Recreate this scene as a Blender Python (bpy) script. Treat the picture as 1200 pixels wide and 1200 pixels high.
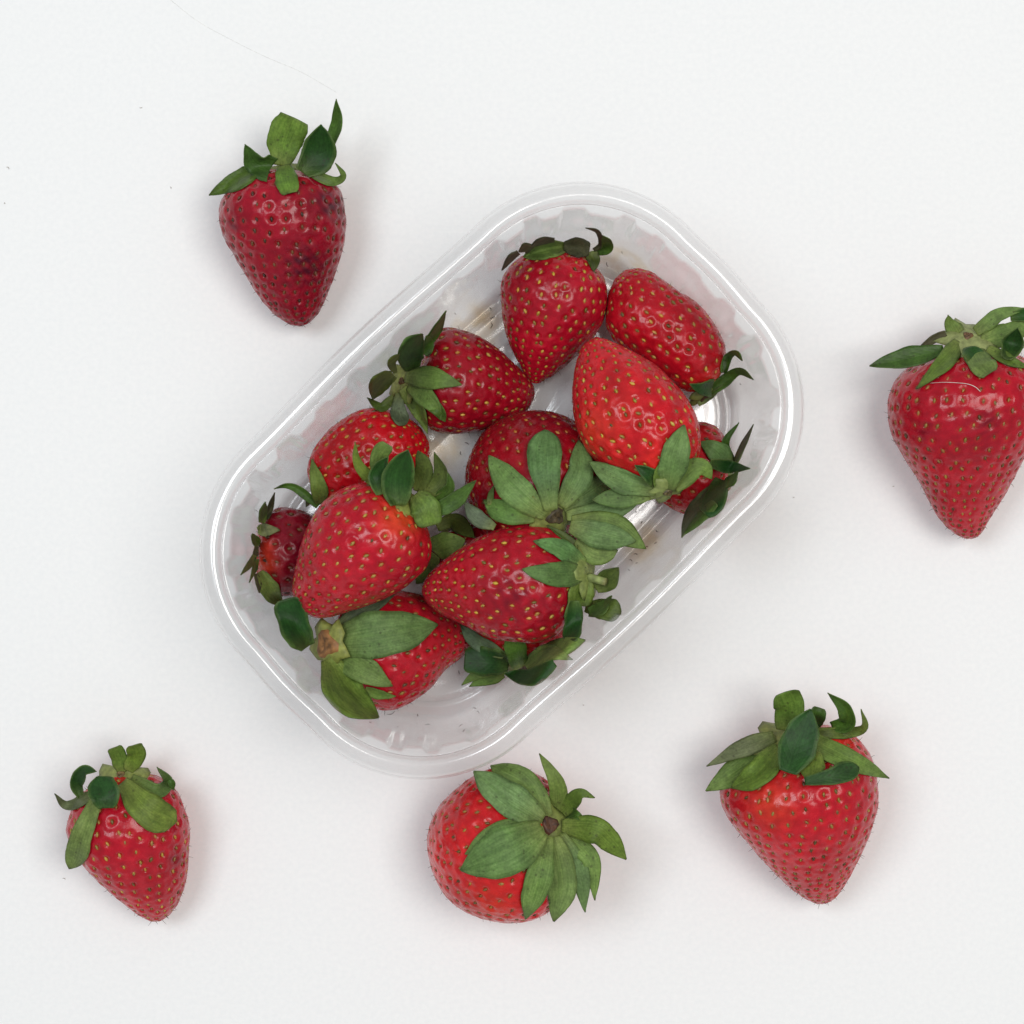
import bpy, math, random
import numpy as np
from mathutils import Vector
from mathutils.bvhtree import BVHTree

for o in list(bpy.data.objects):
    bpy.data.objects.remove(o, do_unlink=True)
scene = bpy.context.scene
COL = scene.collection
MM = 0.001
H = 620.0            # camera height above the cloth, mm
PX = 0.25            # mm of cloth per pixel of the photograph

# ------------------------------------------------------------------ camera
cam_d = bpy.data.cameras.new('camera')
cam_d.sensor_width = 36.0
cam_d.lens = 18.0 / (150.0 / H)
cam_d.clip_start, cam_d.clip_end = 0.02, 20.0
cam = bpy.data.objects.new('camera', cam_d)
cam.location = (0, 0, H * MM)
COL.objects.link(cam)
scene.camera = cam

# ------------------------------------------------------------------ light
world = bpy.data.worlds.new('World')
scene.world = world
world.use_nodes = True
bg = world.node_tree.nodes['Background']
bg.inputs['Color'].default_value = (0.98, 0.99, 1.0, 1)
bg.inputs['Strength'].default_value = 0.355


def area(name, loc, size, power, col, target=(0, 0, 0.0)):
    d = bpy.data.lights.new(name, 'AREA')
    d.shape = 'RECTANGLE'
    d.size, d.size_y = size
    d.energy = power
    d.color = col
    o = bpy.data.objects.new(name, d)
    o.location = loc
    o.rotation_euler = (Vector(target) - Vector(loc)).to_track_quat('-Z', 'Y').to_euler()
    COL.objects.link(o)
    return o


area('window_light', (-0.46, 0.20, 1.18), (0.45, 0.45), 5.4, (0.89, 0.955, 1.0))
area('ceiling_light', (0.40, 0.08, 1.22), (0.55, 0.55), 7.5, (1.0, 0.975, 0.935))

scene.view_settings.view_transform = 'Standard'
scene.view_settings.look = 'None'
scene.view_settings.exposure = 0.0
scene.view_settings.gamma = 1.0
scene.view_settings.use_curve_mapping = False
scene.render.engine = 'CYCLES'
scene.cycles.max_bounces = 16
scene.cycles.diffuse_bounces = 8
scene.cycles.transmission_bounces = 12
scene.cycles.transparent_max_bounces = 40
scene.cycles.use_denoising = True
scene.cycles.caustics_reflective = False
scene.cycles.caustics_refractive = False


# ------------------------------------------------------------------ helpers
FLOOR = 1.5
def W(px, py, z):
    k = PX * (H - z) / H
    return np.array([(px - 600.0) * k, -(py - 600.0) * k, z])


def mesh_obj(name, verts, faces, mat=None, parent=None, smooth=True, mats=None, fmat=None):
    me = bpy.data.meshes.new(name)
    v = np.asarray(verts, dtype=float) * MM
    me.from_pydata(v.tolist(), [], faces if isinstance(faces, list) else faces.tolist())
    for m in (mats or ([mat] if mat else [])):
        me.materials.append(m)
    if fmat is not None:
        me.polygons.foreach_set('material_index', np.asarray(fmat, dtype=np.int32))
    if smooth:
        me.polygons.foreach_set('use_smooth', np.ones(len(me.polygons), dtype=bool))
    me.update()
    o = bpy.data.objects.new(name, me)
    COL.objects.link(o)
    if parent is not None:
        o.parent = parent
        o.matrix_parent_inverse = parent.matrix_world.inverted()
    return o


def empty(name, loc):
    o = bpy.data.objects.new(name, None)
    o.location = [c * MM for c in loc]
    o.empty_display_size = 0.01
    COL.objects.link(o)
    bpy.context.view_layer.update()
    return o


def tag(o, label=None, cat=None, group=None, kind=None):
    if label: o['label'] = label
    if cat: o['category'] = cat
    if group: o['group'] = group
    if kind: o['kind'] = kind
    return o


def set_color(o, name, cols):
    at = o.data.color_attributes.new(name, 'FLOAT_COLOR', 'POINT')
    at.data.foreach_set('color', np.asarray(cols, dtype=np.float32).ravel())


def set_uv(o, uvs):
    lay = o.data.uv_layers.new(name='UVMap')
    idx = np.empty(len(o.data.loops), dtype=np.int32)
    o.data.loops.foreach_get('vertex_index', idx)
    lay.data.foreach_set('uv', np.asarray(uvs, dtype=np.float32)[idx].ravel())


def norm(v):
    v = np.asarray(v, dtype=float)
    return v / (np.linalg.norm(v, axis=-1, keepdims=True) + 1e-12)


def catmull(pts, n, closed=False):
    p = np.asarray(pts, dtype=float)
    if not closed:
        if len(p) == 2:
            p = np.array([p[0], (p[0] + p[1]) / 2, p[1]])
        q = np.vstack([2 * p[0] - p[1], p, 2 * p[-1] - p[-2]])
        segs = len(p) - 1
    else:
        q = np.vstack([p[-1], p, p[0], p[1]])
        segs = len(p)
    out = []
    for i in range(segs):
        a, b, c, d = q[i], q[i + 1], q[i + 2], q[i + 3]
        t = np.linspace(0, 1, 24, endpoint=False)[:, None]
        out.append(0.5 * ((2 * b) + (-a + c) * t + (2 * a - 5 * b + 4 * c - d) * t ** 2 + (-a + 3 * b - 3 * c + d) * t ** 3))
    out = np.vstack(out + [q[segs + 1][None] if not closed else q[1][None]])
    s = np.r_[0, np.cumsum(np.linalg.norm(np.diff(out, axis=0), axis=1))]
    g = np.linspace(0, s[-1], n)
    return np.stack([np.interp(g, s, out[:, k]) for k in range(out.shape[1])], 1)


def tube(pts, rad, n=6):
    """A closed tapered tube along 3D points; returns verts, faces."""
    p = np.asarray(pts, dtype=float)
    rad = np.broadcast_to(np.asarray(rad, dtype=float), (len(p),))
    T = norm(np.gradient(p, axis=0))
    ref = np.array([0.31, 0.17, 0.93])
    S = norm(np.cross(T, ref)); N = np.cross(S, T)
    th = np.linspace(0, 2 * math.pi, n, endpoint=False)
    v = (p[:, None] + rad[:, None, None] * (np.cos(th)[None, :, None] * S[:, None] + np.sin(th)[None, :, None] * N[:, None])).reshape(-1, 3)
    f = []
    for i in range(len(p) - 1):
        for j in range(n):
            k = (j + 1) % n
            f.append([i * n + j, i * n + k, (i + 1) * n + k, (i + 1) * n + j])
    f.append(list(range(n))[::-1]); f.append([(len(p) - 1) * n + j for j in range(n)])
    return v, f


# ------------------------------------------------------------------ materials
def new_mat(name):
    m = bpy.data.materials.new(name)
    m.use_nodes = True
    nt = m.node_tree
    for n in list(nt.nodes):
        nt.nodes.remove(n)
    out = nt.nodes.new('ShaderNodeOutputMaterial')
    return m, nt, out


def N(nt, kind, **kw):
    n = nt.nodes.new(kind)
    for k, v in kw.items():
        if k in n.inputs:
            n.inputs[k].default_value = v
        else:
            setattr(n, k, v)
    return n


def L(nt, a, b):
    nt.links.new(a, b)


def mathn(nt, op, a, b=None):
    n = nt.nodes.new('ShaderNodeMath'); n.operation = op
    for i, x in enumerate((a, b)):
        if x is None: continue
        if isinstance(x, (int, float)): n.inputs[i].default_value = x
        else: L(nt, x, n.inputs[i])
    return n.outputs[0]


def mixc(nt, fac, a, b, blend='MIX'):
    n = nt.nodes.new('ShaderNodeMix'); n.data_type = 'RGBA'; n.blend_type = blend
    for sock, x in ((n.inputs['Factor'], fac), (n.inputs['A'], a), (n.inputs['B'], b)):
        pass
    sk = [s for s in n.inputs if s.type == 'RGBA']
    fs = n.inputs[0]
    if isinstance(fac, (int, float)): fs.default_value = fac
    else: L(nt, fac, fs)
    for s, x in zip(sk, (a, b)):
        if isinstance(x, tuple): s.default_value = x
        else: L(nt, x, s)
    return [s for s in n.outputs if s.type == 'RGBA'][0]


def ramp(nt, fac, stops):
    n = nt.nodes.new('ShaderNodeValToRGB')
    el = n.color_ramp.elements
    while len(el) < len(stops): el.new(0.5)
    for e, (p, c) in zip(el, stops):
        e.position = p
        e.color = c if isinstance(c, tuple) else (c, c, c, 1)
    L(nt, fac, n.inputs['Fac'])
    return n.outputs['Color']


def mat_cloth():
    m, nt, out = new_mat('white_cloth')
    tc = N(nt, 'ShaderNodeTexCoord')
    mp = N(nt, 'ShaderNodeMapping'); mp.inputs['Scale'].default_value = (1, 1, 1)
    L(nt, tc.outputs['Object'], mp.inputs['Vector'])
    w1 = N(nt, 'ShaderNodeTexWave', Scale=290.0, Distortion=2.5, Detail=2.0); w1.inputs['Detail Scale'].default_value = 1.2
    w1.bands_direction = 'Y'
    w2 = N(nt, 'ShaderNodeTexWave', Scale=330.0, Distortion=2.5, Detail=2.0)
    w2.bands_direction = 'X'
    for w in (w1, w2): L(nt, mp.outputs[0], w.inputs['Vector'])
    ns = N(nt, 'ShaderNodeTexNoise', Scale=900.0, Detail=3.0)
    L(nt, tc.outputs['Object'], ns.inputs['Vector'])
    n2 = N(nt, 'ShaderNodeTexNoise', Scale=9.0, Detail=2.0)
    L(nt, tc.outputs['Object'], n2.inputs['Vector'])
    s = mathn(nt, 'ADD', mathn(nt, 'MULTIPLY', w1.outputs['Fac'], 0.22), mathn(nt, 'MULTIPLY', w2.outputs['Fac'], 0.08))
    s = mathn(nt, 'ADD', s, ns.outputs['Fac'])
    s = mathn(nt, 'ADD', s, mathn(nt, 'MULTIPLY', n2.outputs['Fac'], 6.0))
    bp = N(nt, 'ShaderNodeBump', Strength=0.13, Distance=0.0002)
    L(nt, s, bp.inputs['Height'])
    n3 = N(nt, 'ShaderNodeTexNoise', Scale=700.0, Detail=2.0)
    L(nt, tc.outputs['Object'], n3.inputs['Vector'])
    c = ramp(nt, n3.outputs['Fac'], [(0.3, (0.872, 0.876, 0.876, 1)), (0.7, (0.906, 0.906, 0.90, 1))])
    b = N(nt, 'ShaderNodeBsdfPrincipled', Roughness=0.85)
    b.inputs['Specular IOR Level'].default_value = 0.2
    L(nt, c, b.inputs['Base Color']); L(nt, bp.outputs[0], b.inputs['Normal'])
    L(nt, b.outputs[0], out.inputs['Surface'])
    return m


BEIGE_SPOTS = [((738, 300), 16), ((560, 385), 10), ((520, 525), 8), ((330, 770), 9), ((760, 640), 9)]


def mat_plastic():
    m, nt, out = new_mat('clear_plastic')
    ge = N(nt, 'ShaderNodeNewGeometry')
    tc = N(nt, 'ShaderNodeTexCoord')
    ns = N(nt, 'ShaderNodeTexNoise', Scale=28.0, Detail=3.0)
    L(nt, tc.outputs['Object'], ns.inputs['Vector'])
    n2 = N(nt, 'ShaderNodeTexNoise', Scale=500.0, Detail=3.0)
    L(nt, tc.outputs['Object'], n2.inputs['Vector'])
    bp = N(nt, 'ShaderNodeBump', Strength=0.35, Distance=0.0015)
    L(nt, mathn(nt, 'ADD', ns.outputs['Fac'], mathn(nt, 'MULTIPLY', n2.outputs['Fac'], 0.012)), bp.inputs['Height'])
    tr = N(nt, 'ShaderNodeBsdfTransparent'); tr.inputs['Color'].default_value = (0.955, 0.96, 0.96, 1)
    # blotchy beige tint in soft spots on the plastic floor
    beige_mask = None
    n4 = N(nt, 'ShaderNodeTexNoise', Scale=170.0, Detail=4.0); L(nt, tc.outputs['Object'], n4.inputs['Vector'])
    for (px, py), rad in BEIGE_SPOTS:
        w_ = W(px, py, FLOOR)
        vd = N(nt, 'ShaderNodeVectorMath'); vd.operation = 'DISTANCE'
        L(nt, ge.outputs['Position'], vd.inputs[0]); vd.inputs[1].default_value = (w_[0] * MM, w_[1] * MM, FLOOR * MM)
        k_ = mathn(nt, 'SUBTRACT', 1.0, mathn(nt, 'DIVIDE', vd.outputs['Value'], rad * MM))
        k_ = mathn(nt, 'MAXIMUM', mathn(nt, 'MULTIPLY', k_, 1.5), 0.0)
        beige_mask = k_ if beige_mask is None else mathn(nt, 'ADD', beige_mask, k_)
    beige_mask = mathn(nt, 'MULTIPLY', beige_mask, ramp(nt, n4.outputs['Fac'], [(0.35, 0.1), (0.65, 1.0)]))
    beige_mask = mathn(nt, 'MINIMUM', beige_mask, 1.0)
    L(nt, mixc(nt, beige_mask, (0.995, 0.995, 0.995, 1), (0.93, 0.86, 0.74, 1)), tr.inputs['Color'])
    df = N(nt, 'ShaderNodeBsdfDiffuse'); df.inputs['Color'].default_value = (0.97, 0.97, 0.97, 1)
    tl = N(nt, 'ShaderNodeBsdfTranslucent'); tl.inputs['Color'].default_value = (0.97, 0.97, 0.97, 1)
    milk = N(nt, 'ShaderNodeMixShader', Fac=0.5)
    L(nt, df.outputs[0], milk.inputs[1]); L(nt, tl.outputs[0], milk.inputs[2])
    body = N(nt, 'ShaderNodeMixShader', Fac=0.085)
    L(nt, tr.outputs[0], body.inputs[1]); L(nt, milk.outputs[0], body.inputs[2])
    gl = N(nt, 'ShaderNodeBsdfGlossy', Roughness=0.16); gl.inputs['Color'].default_value = (1, 1, 1, 1)
    L(nt, bp.outputs[0], gl.inputs['Normal'])
    lw = N(nt, 'ShaderNodeLayerWeight', Blend=0.5); L(nt, bp.outputs[0], lw.inputs['Normal'])
    fac = mathn(nt, 'ADD', mathn(nt, 'MULTIPLY', mathn(nt, 'POWER', lw.outputs['Facing'], 4.0), 0.27), 0.085)
    top = N(nt, 'ShaderNodeMixShader')
    L(nt, fac, top.inputs[0]); L(nt, body.outputs[0], top.inputs[1]); L(nt, gl.outputs[0], top.inputs[2])
    L(nt, top.outputs[0], out.inputs['Surface'])
    return m


def mat_flesh():
    m, nt, out = new_mat('strawberry_skin')
    at = N(nt, 'ShaderNodeVertexColor'); at.layer_name = 'skin'
    tc = N(nt, 'ShaderNodeTexCoord')
    ns = N(nt, 'ShaderNodeTexNoise', Scale=420.0, Detail=4.0)
    L(nt, tc.outputs['Object'], ns.inputs['Vector'])
    n1 = N(nt, 'ShaderNodeTexNoise', Scale=1600.0, Detail=3.0)
    L(nt, tc.outputs['Object'], n1.inputs['Vector'])
    c = mixc(nt, 1.0, at.outputs['Color'], ramp(nt, ns.outputs['Fac'], [(0.3, 0.82), (0.7, 1.15)]), 'MULTIPLY')
    bp = N(nt, 'ShaderNodeBump', Strength=0.30, Distance=0.0003)
    n0 = N(nt, 'ShaderNodeTexNoise', Scale=190.0, Detail=2.0)
    L(nt, tc.outputs['Object'], n0.inputs['Vector'])
    hsum = mathn(nt, 'ADD', ns.outputs['Fac'], mathn(nt, 'MULTIPLY', n1.outputs['Fac'], 0.35))
    L(nt, mathn(nt, 'ADD', hsum, mathn(nt, 'MULTIPLY', n0.outputs['Fac'], 3.0)), bp.inputs['Height'])
    b = N(nt, 'ShaderNodeBsdfPrincipled', Roughness=0.28)
    b.inputs['Subsurface Weight'].default_value = 0.10
    b.inputs['Subsurface Radius'].default_value = (1.0, 0.25, 0.2)
    b.inputs['Subsurface Scale'].default_value = 0.0022
    b.inputs['Specular IOR Level'].default_value = 0.33
    b.inputs['Sheen Weight'].default_value = 0.02
    b.inputs['Sheen Roughness'].default_value = 0.35
    b.inputs['Sheen Tint'].default_value = (1.0, 0.75, 0.75, 1)
    L(nt, ramp(nt, ns.outputs['Fac'], [(0.3, 0.15), (0.7, 0.33)]), b.inputs['Roughness'])
    L(nt, c, b.inputs['Base Color']); L(nt, bp.outputs[0], b.inputs['Normal'])
    L(nt, b.outputs[0], out.inputs['Surface'])
    return m


def mat_vcol(name, layer, rough=0.5, sss=0.0):
    m, nt, out = new_mat(name)
    at = N(nt, 'ShaderNodeVertexColor'); at.layer_name = layer
    tc = N(nt, 'ShaderNodeTexCoord')
    ns = N(nt, 'ShaderNodeTexNoise', Scale=700.0, Detail=4.0)
    L(nt, tc.outputs['Object'], ns.inputs['Vector'])
    c = mixc(nt, 1.0, at.outputs['Color'], ramp(nt, ns.outputs['Fac'], [(0.3, 0.7), (0.7, 1.25)]), 'MULTIPLY')
    bp = N(nt, 'ShaderNodeBump', Strength=0.4, Distance=0.0003)
    L(nt, ns.outputs['Fac'], bp.inputs['Height'])
    b = N(nt, 'ShaderNodeBsdfPrincipled', Roughness=rough)
    L(nt, c, b.inputs['Base Color']); L(nt, bp.outputs[0], b.inputs['Normal'])
    L(nt, b.outputs[0], out.inputs['Surface'])
    return m


def mat_leaf():
    m, nt, out = new_mat('sepal_leaf')
    at = N(nt, 'ShaderNodeVertexColor'); at.layer_name = 'leaf'
    uv = N(nt, 'ShaderNodeUVMap'); uv.uv_map = 'UVMap'
    sp = N(nt, 'ShaderNodeSeparateXYZ'); L(nt, uv.outputs[0], sp.inputs[0])
    u, v = sp.outputs[0], sp.outputs[1]
    tc = N(nt, 'ShaderNodeTexCoord')
    ns = N(nt, 'ShaderNodeTexNoise', Scale=260.0, Detail=4.0); L(nt, tc.outputs['Object'], ns.inputs['Vector'])
    nf = N(nt, 'ShaderNodeTexNoise', Scale=1500.0, Detail=3.0); L(nt, tc.outputs['Object'], nf.inputs['Vector'])
    # side veins: lines that leave the midrib at a slant; |v| runs 0 at midrib to 1 at edge
    av = mathn(nt, 'ABSOLUTE', v)
    ph = mathn(nt, 'ADD', mathn(nt, 'MULTIPLY', mathn(nt, 'SUBTRACT', u, mathn(nt, 'MULTIPLY', av, 0.32)), 46.0), mathn(nt, 'MULTIPLY', ns.outputs['Fac'], 2.5))
    vein = mathn(nt, 'POWER', mathn(nt, 'ABSOLUTE', mathn(nt, 'SINE', mathn(nt, 'MULTIPLY', ph, 0.5))), 0.45)
    mid = mathn(nt, 'SMOOTH_MIN', mathn(nt, 'MULTIPLY', av, 11.0), 1.0); nt.nodes[-1].inputs[2].default_value = 0.2
    lines = mathn(nt, 'MULTIPLY', vein, mid)
    c = mixc(nt, 1.0, at.outputs['Color'], ramp(nt, ns.outputs['Fac'], [(0.3, 0.72), (0.7, 1.28)]), 'MULTIPLY')
    c = mixc(nt, 1.0, c, ramp(nt, nf.outputs['Fac'], [(0.35, 0.86), (0.65, 1.14)]), 'MULTIPLY')
    c = mixc(nt, 1.0, c, ramp(nt, lines, [(0.0, (1.12, 1.12, 1.05, 1)), (0.35, 1.0)]), 'MULTIPLY')
    cb = N(nt, 'ShaderNodeCombineXYZ')
    L(nt, mathn(nt, 'MULTIPLY', u, 2.2), cb.inputs[0]); L(nt, mathn(nt, 'MULTIPLY', v, 7.0), cb.inputs[1])
    oi = N(nt, 'ShaderNodeObjectInfo'); L(nt, mathn(nt, 'MULTIPLY', oi.outputs['Random'], 90.0), cb.inputs[2])
    st = N(nt, 'ShaderNodeTexNoise', Scale=1.6, Detail=3.0); L(nt, cb.outputs[0], st.inputs['Vector'])
    c = mixc(nt, 1.0, c, ramp(nt, st.outputs['Fac'], [(0.32, (0.78, 0.84, 0.72, 1)), (0.68, (1.2, 1.14, 1.2, 1))]), 'MULTIPLY')
    # brown flecks
    vo = N(nt, 'ShaderNodeTexVoronoi', Scale=520.0); L(nt, tc.outputs['Object'], vo.inputs['Vector'])
    n2 = N(nt, 'ShaderNodeTexNoise', Scale=120.0, Detail=2.0); L(nt, tc.outputs['Object'], n2.inputs['Vector'])
    fl = mathn(nt, 'MULTIPLY', mathn(nt, 'LESS_THAN', vo.outputs['Distance'], 0.20), mathn(nt, 'GREATER_THAN', n2.outputs['Fac'], 0.53))
    c = mixc(nt, mathn(nt, 'MULTIPLY', fl, 0.4), c, (0.03, 0.022, 0.01, 1))
    bp = N(nt, 'ShaderNodeBump', Strength=0.13, Distance=0.0004)
    L(nt, mathn(nt, 'ADD', lines, mathn(nt, 'MULTIPLY', nf.outputs['Fac'], 0.5)), bp.inputs['Height'])
    b = N(nt, 'ShaderNodeBsdfPrincipled')
    L(nt, c, b.inputs['Base Color']); L(nt, bp.outputs[0], b.inputs['Normal'])
    L(nt, at.outputs['Alpha'], b.inputs['Roughness'])
    b.inputs['Specular IOR Level'].default_value = 0.3
    b.inputs['Sheen Weight'].default_value = 0.04
    b.inputs['Sheen Tint'].default_value = (0.9, 1.0, 0.85, 1)
    tl = N(nt, 'ShaderNodeBsdfTranslucent'); L(nt, c, tl.inputs['Color'])
    mx = N(nt, 'ShaderNodeMixShader', Fac=0.2)
    L(nt, b.outputs[0], mx.inputs[1]); L(nt, tl.outputs[0], mx.inputs[2])
    L(nt, mx.outputs[0], out.inputs['Surface'])
    return m


def mat_plain(name, col, rough=0.6):
    m, nt, out = new_mat(name)
    tc = N(nt, 'ShaderNodeTexCoord')
    ns = N(nt, 'ShaderNodeTexNoise', Scale=800.0, Detail=3.0)
    L(nt, tc.outputs['Object'], ns.inputs['Vector'])
    c = mixc(nt, 1.0, col + (1,), ramp(nt, ns.outputs['Fac'], [(0.3, 0.75), (0.7, 1.2)]), 'MULTIPLY')
    b = N(nt, 'ShaderNodeBsdfPrincipled', Roughness=rough)
    L(nt, c, b.inputs['Base Color'])
    L(nt, b.outputs[0], out.inputs['Surface'])
    return m


M_CLOTH, M_PLASTIC, M_FLESH, M_LEAF = mat_cloth(), mat_plastic(), mat_flesh(), mat_leaf()
M_SEED = mat_vcol('seed_husk', 'seed', 0.45)
M_CALYX = mat_vcol('calyx_green', 'calyx', 0.6)
M_HAIR = mat_plain('style_hair_brown', (0.06, 0.03, 0.018))
M_DEBRIS = mat_plain('brown_debris', (0.05, 0.035, 0.022))
M_LINT = mat_plain('pale_lint', (0.75, 0.72, 0.66))
M_SPECK = mat_plain('cloth_speck_grey', (0.5, 0.47, 0.43))
M_THREAD = mat_plain('grey_thread', (0.70, 0.69, 0.65))

# ------------------------------------------------------------------ tabletop
n = 40
g = np.linspace(-900, 900, n + 1)
vx, vy = np.meshgrid(g, g)
verts = np.stack([vx.ravel(), vy.ravel(), np.zeros(vx.size)], 1)
faces = [[j * (n + 1) + i, j * (n + 1) + i + 1, (j + 1) * (n + 1) + i + 1, (j + 1) * (n + 1) + i] for j in range(n) for i in range(n)]
tag(mesh_obj('tabletop', verts, faces, M_CLOTH), kind='structure')

# ------------------------------------------------------------------ punnet


def build_punnet():
    cx, cy, _ = W(588, 563, 58.0)
    ang = math.radians(43.6)
    U = np.array([math.cos(ang), math.sin(ang)]); V = np.array([math.sin(ang), -math.cos(ang)])
    hl, hw, R = 82.3, 53.6, 39.6
    # outline by arc length
    segs = []
    step = 0.42
    corners = [(hl - R, hw - R, 0), (-(hl - R), hw - R, 90), (-(hl - R), -(hw - R), 180), (hl - R, -(hw - R), 270)]
    pts, nrm = [], []
    for k, (ccx, ccy, a0) in enumerate(corners):
        na = int(R * math.pi / 2 / step)
        for a in np.linspace(a0, a0 + 90, na, endpoint=False):
            c, s = math.cos(math.radians(a)), math.sin(math.radians(a))
            pts.append((ccx + R * c, ccy + R * s)); nrm.append((c, s))
        nx = corners[(k + 1) % 4]
        c, s = math.cos(math.radians(a0 + 90)), math.sin(math.radians(a0 + 90))
        p0 = np.array([ccx + R * c, ccy + R * s]); p1 = np.array([nx[0] + R * c, nx[1] + R * s])
        nl = int(np.linalg.norm(p1 - p0) / step)
        for t in np.linspace(0, 1, nl, endpoint=False):
            bow = 1.3 * (1 - (2 * t - 1) ** 2) ** 2 if k % 2 == 0 else 0.6 * (1 - (2 * t - 1) ** 2) ** 2
            pts.append(tuple(p0 + (p1 - p0) * t + np.array([c, s]) * bow)); nrm.append((c, s))
    P = np.array(pts); NR = np.array(nrm)
    n = len(P)
    seg = np.linalg.norm(np.roll(P, -1, 0) - P, axis=1)
    s = np.r_[0, np.cumsum(seg)[:-1]]
    total = seg.sum()
    nr = 32
    x = s / total * nr * 2 * math.pi
    qq = s / total * 2 * math.pi
    wob = 0.9 * np.sin(3 * qq + 1) + 0.7 * np.sin(7 * qq + 2.2) + 0.45 * np.sin(13 * qq)
    amp = 0.8 + 0.3 * np.sin(5 * qq + .4) + 0.25 * np.sin(11 * qq + 2)
    sq = amp * np.tanh(3.2 * np.sin(x + wob) + 0.6 + 0.5 * np.sin(9 * qq))           # scalloped ledge
    sq2 = amp * np.tanh(2.6 * np.sin(x + 1.4 + 1.3 * wob))
    sq3 = np.tanh(2.2 * np.sin(x * 0.5 + 0.7))

    def ring(d, z):
        d = np.broadcast_to(np.asarray(d, float), (n,)); z = np.broadcast_to(np.asarray(z, float), (n,))
        q = P - NR * d[:, None]
        xy = np.array([cx, cy]) + q[:, :1] * U + q[:, 1:] * V
        return np.c_[xy, z]

    rim = [ring(-0.3, 54.6), ring(-0.35, 55.6), ring(0.0, 57.2), ring(0.45, 58.4), ring(1.1, 59.2), ring(1.9, 59.8), ring(2.8, 60.25), ring(3.7, 60.4),
           ring(4.5, 60.2), ring(5.1, 59.4), ring(5.45, 58.0), ring(5.7, 57.2)]
    wall = [rim[-1], ring(6.1, 56.9), ring(6.9 + 0.75 * sq, 56.6), ring(7.2 + 0.85 * sq, 56.0), ring(7.35 + 0.9 * sq, 54.5)]
    for k in range(1, 15):
        f = k / 14
        z = 54.5 - f * 46.0
        d = 7.3 + 1.5 * f
        am = 0.9 * (1 - f) ** 1.0
        mid = 0.6 * math.exp(-((f - 0.42) / 0.16) ** 2)
        low = 0.5 * math.exp(-((f - 0.82) / 0.2) ** 2)
        stepf = 0.7 / (1 + math.exp(-(f - 0.33) * 34))
        wall.append(ring(d + am * sq * (1 if f < .38 else max(0, 1 - (f - .38) * 6)) + mid * sq2 + low * sq3 + stepf, z))
    wall += [ring(10.1 + 0.4 * sq3, 6.0), ring(11.2, 4.0), ring(13.2, 2.5), ring(15.4, 1.75)]
    fl = [wall[-1], ring(17.5, FLOOR), ring(20.6, FLOOR), ring(21.2, FLOOR + 0.12), ring(21.8, FLOOR + 0.12), ring(24.6, FLOOR + 0.12), ring(25.2, FLOOR + 0.12), ring(25.8, FLOOR),
          ring(31.0, FLOOR), ring(31.5, FLOOR + 0.12), ring(32.0, FLOOR + 0.12), ring(33.4, FLOOR + 0.12), ring(34.0, FLOOR + 0.12), ring(34.6, FLOOR)]
    last = fl[-1]; ctr = last.mean(0)
    for f in (0.7, 0.4, 0.12):
        r = ctr + (last - ctr) * f; r[:, 2] = FLOOR
        fl.append(r)
    root = empty('punnet', (cx, cy, 0))
    tag(root, 'clear plastic punnet with a rounded rim, standing on the white cloth full of strawberries', 'punnet')

    def loft(rings, name, close=False):
        v = np.vstack(rings); f = []
        for i in range(len(rings) - 1):
            for j in range(n):
                k = (j + 1) % n
                f.append([i * n + j, (i + 1) * n + j, (i + 1) * n + k, i * n + k])
        if close:
            f.append([(len(rings) - 1) * n + j for j in range(n)])
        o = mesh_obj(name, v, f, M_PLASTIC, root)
        sd = o.modifiers.new('thickness', 'SOLIDIFY'); sd.thickness = 0.00035; sd.offset = 0
        return o
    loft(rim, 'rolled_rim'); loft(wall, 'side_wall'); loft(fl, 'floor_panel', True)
    return root


build_punnet()

# ------------------------------------------------------------------ strawberries
BODIES = {}       # key -> (bvh, layer)
LEAVES = []       # deferred until every fruit body exists
TONES = {          # what the viewer sees first; (colour, roughness)
    'p': ((0.155, 0.240, 0.054), 0.6), 'q': ((0.134, 0.238, 0.070), 0.6), 'm': ((0.138, 0.222, 0.034), 0.55),
    'd': ((0.019, 0.072, 0.011), 0.5), 'e': ((0.066, 0.136, 0.021), 0.46), 'o': ((0.080, 0.120, 0.022), 0.5),
    'b': ((0.075, 0.070, 0.032), 0.7), 'g': ((0.120, 0.150, 0.080), 0.6), 't': ((0.24, 0.25, 0.11), 0.6)}
BACK = {'p': 'd', 'q': 'd', 'm': 'e', 'd': 'p', 'e': 'p', 'o': 'e', 'b': 'b', 'g': 'o', 't': 'o'}
SHAPES = {
    'ov': ([0, .15, .35, .5, .7, .85, .95, 1], [.46, .76, 1.0, 1.04, .88, .55, .23, .02]),
    'ob': ([0, .2, .45, .65, .82, .93, .98, 1], [.38, .58, .86, 1, .92, .66, .35, .06]),
    'la': ([0, .2, .4, .6, .8, .93, 1], [.65, .95, 1, .82, .48, .2, .01]),
    'tr': ([0, .3, .6, .85, 1], [1, .95, .68, .3, .01]),
    'fl': ([0, .15, .35, .6, .85, 1], [.4, .66, .98, 1, .96, .86]),
    'sq': ([0, .2, .5, .8, .95, 1], [.5, .86, 1, .97, .88, .62]),
}


class Berry:
    pass


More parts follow.
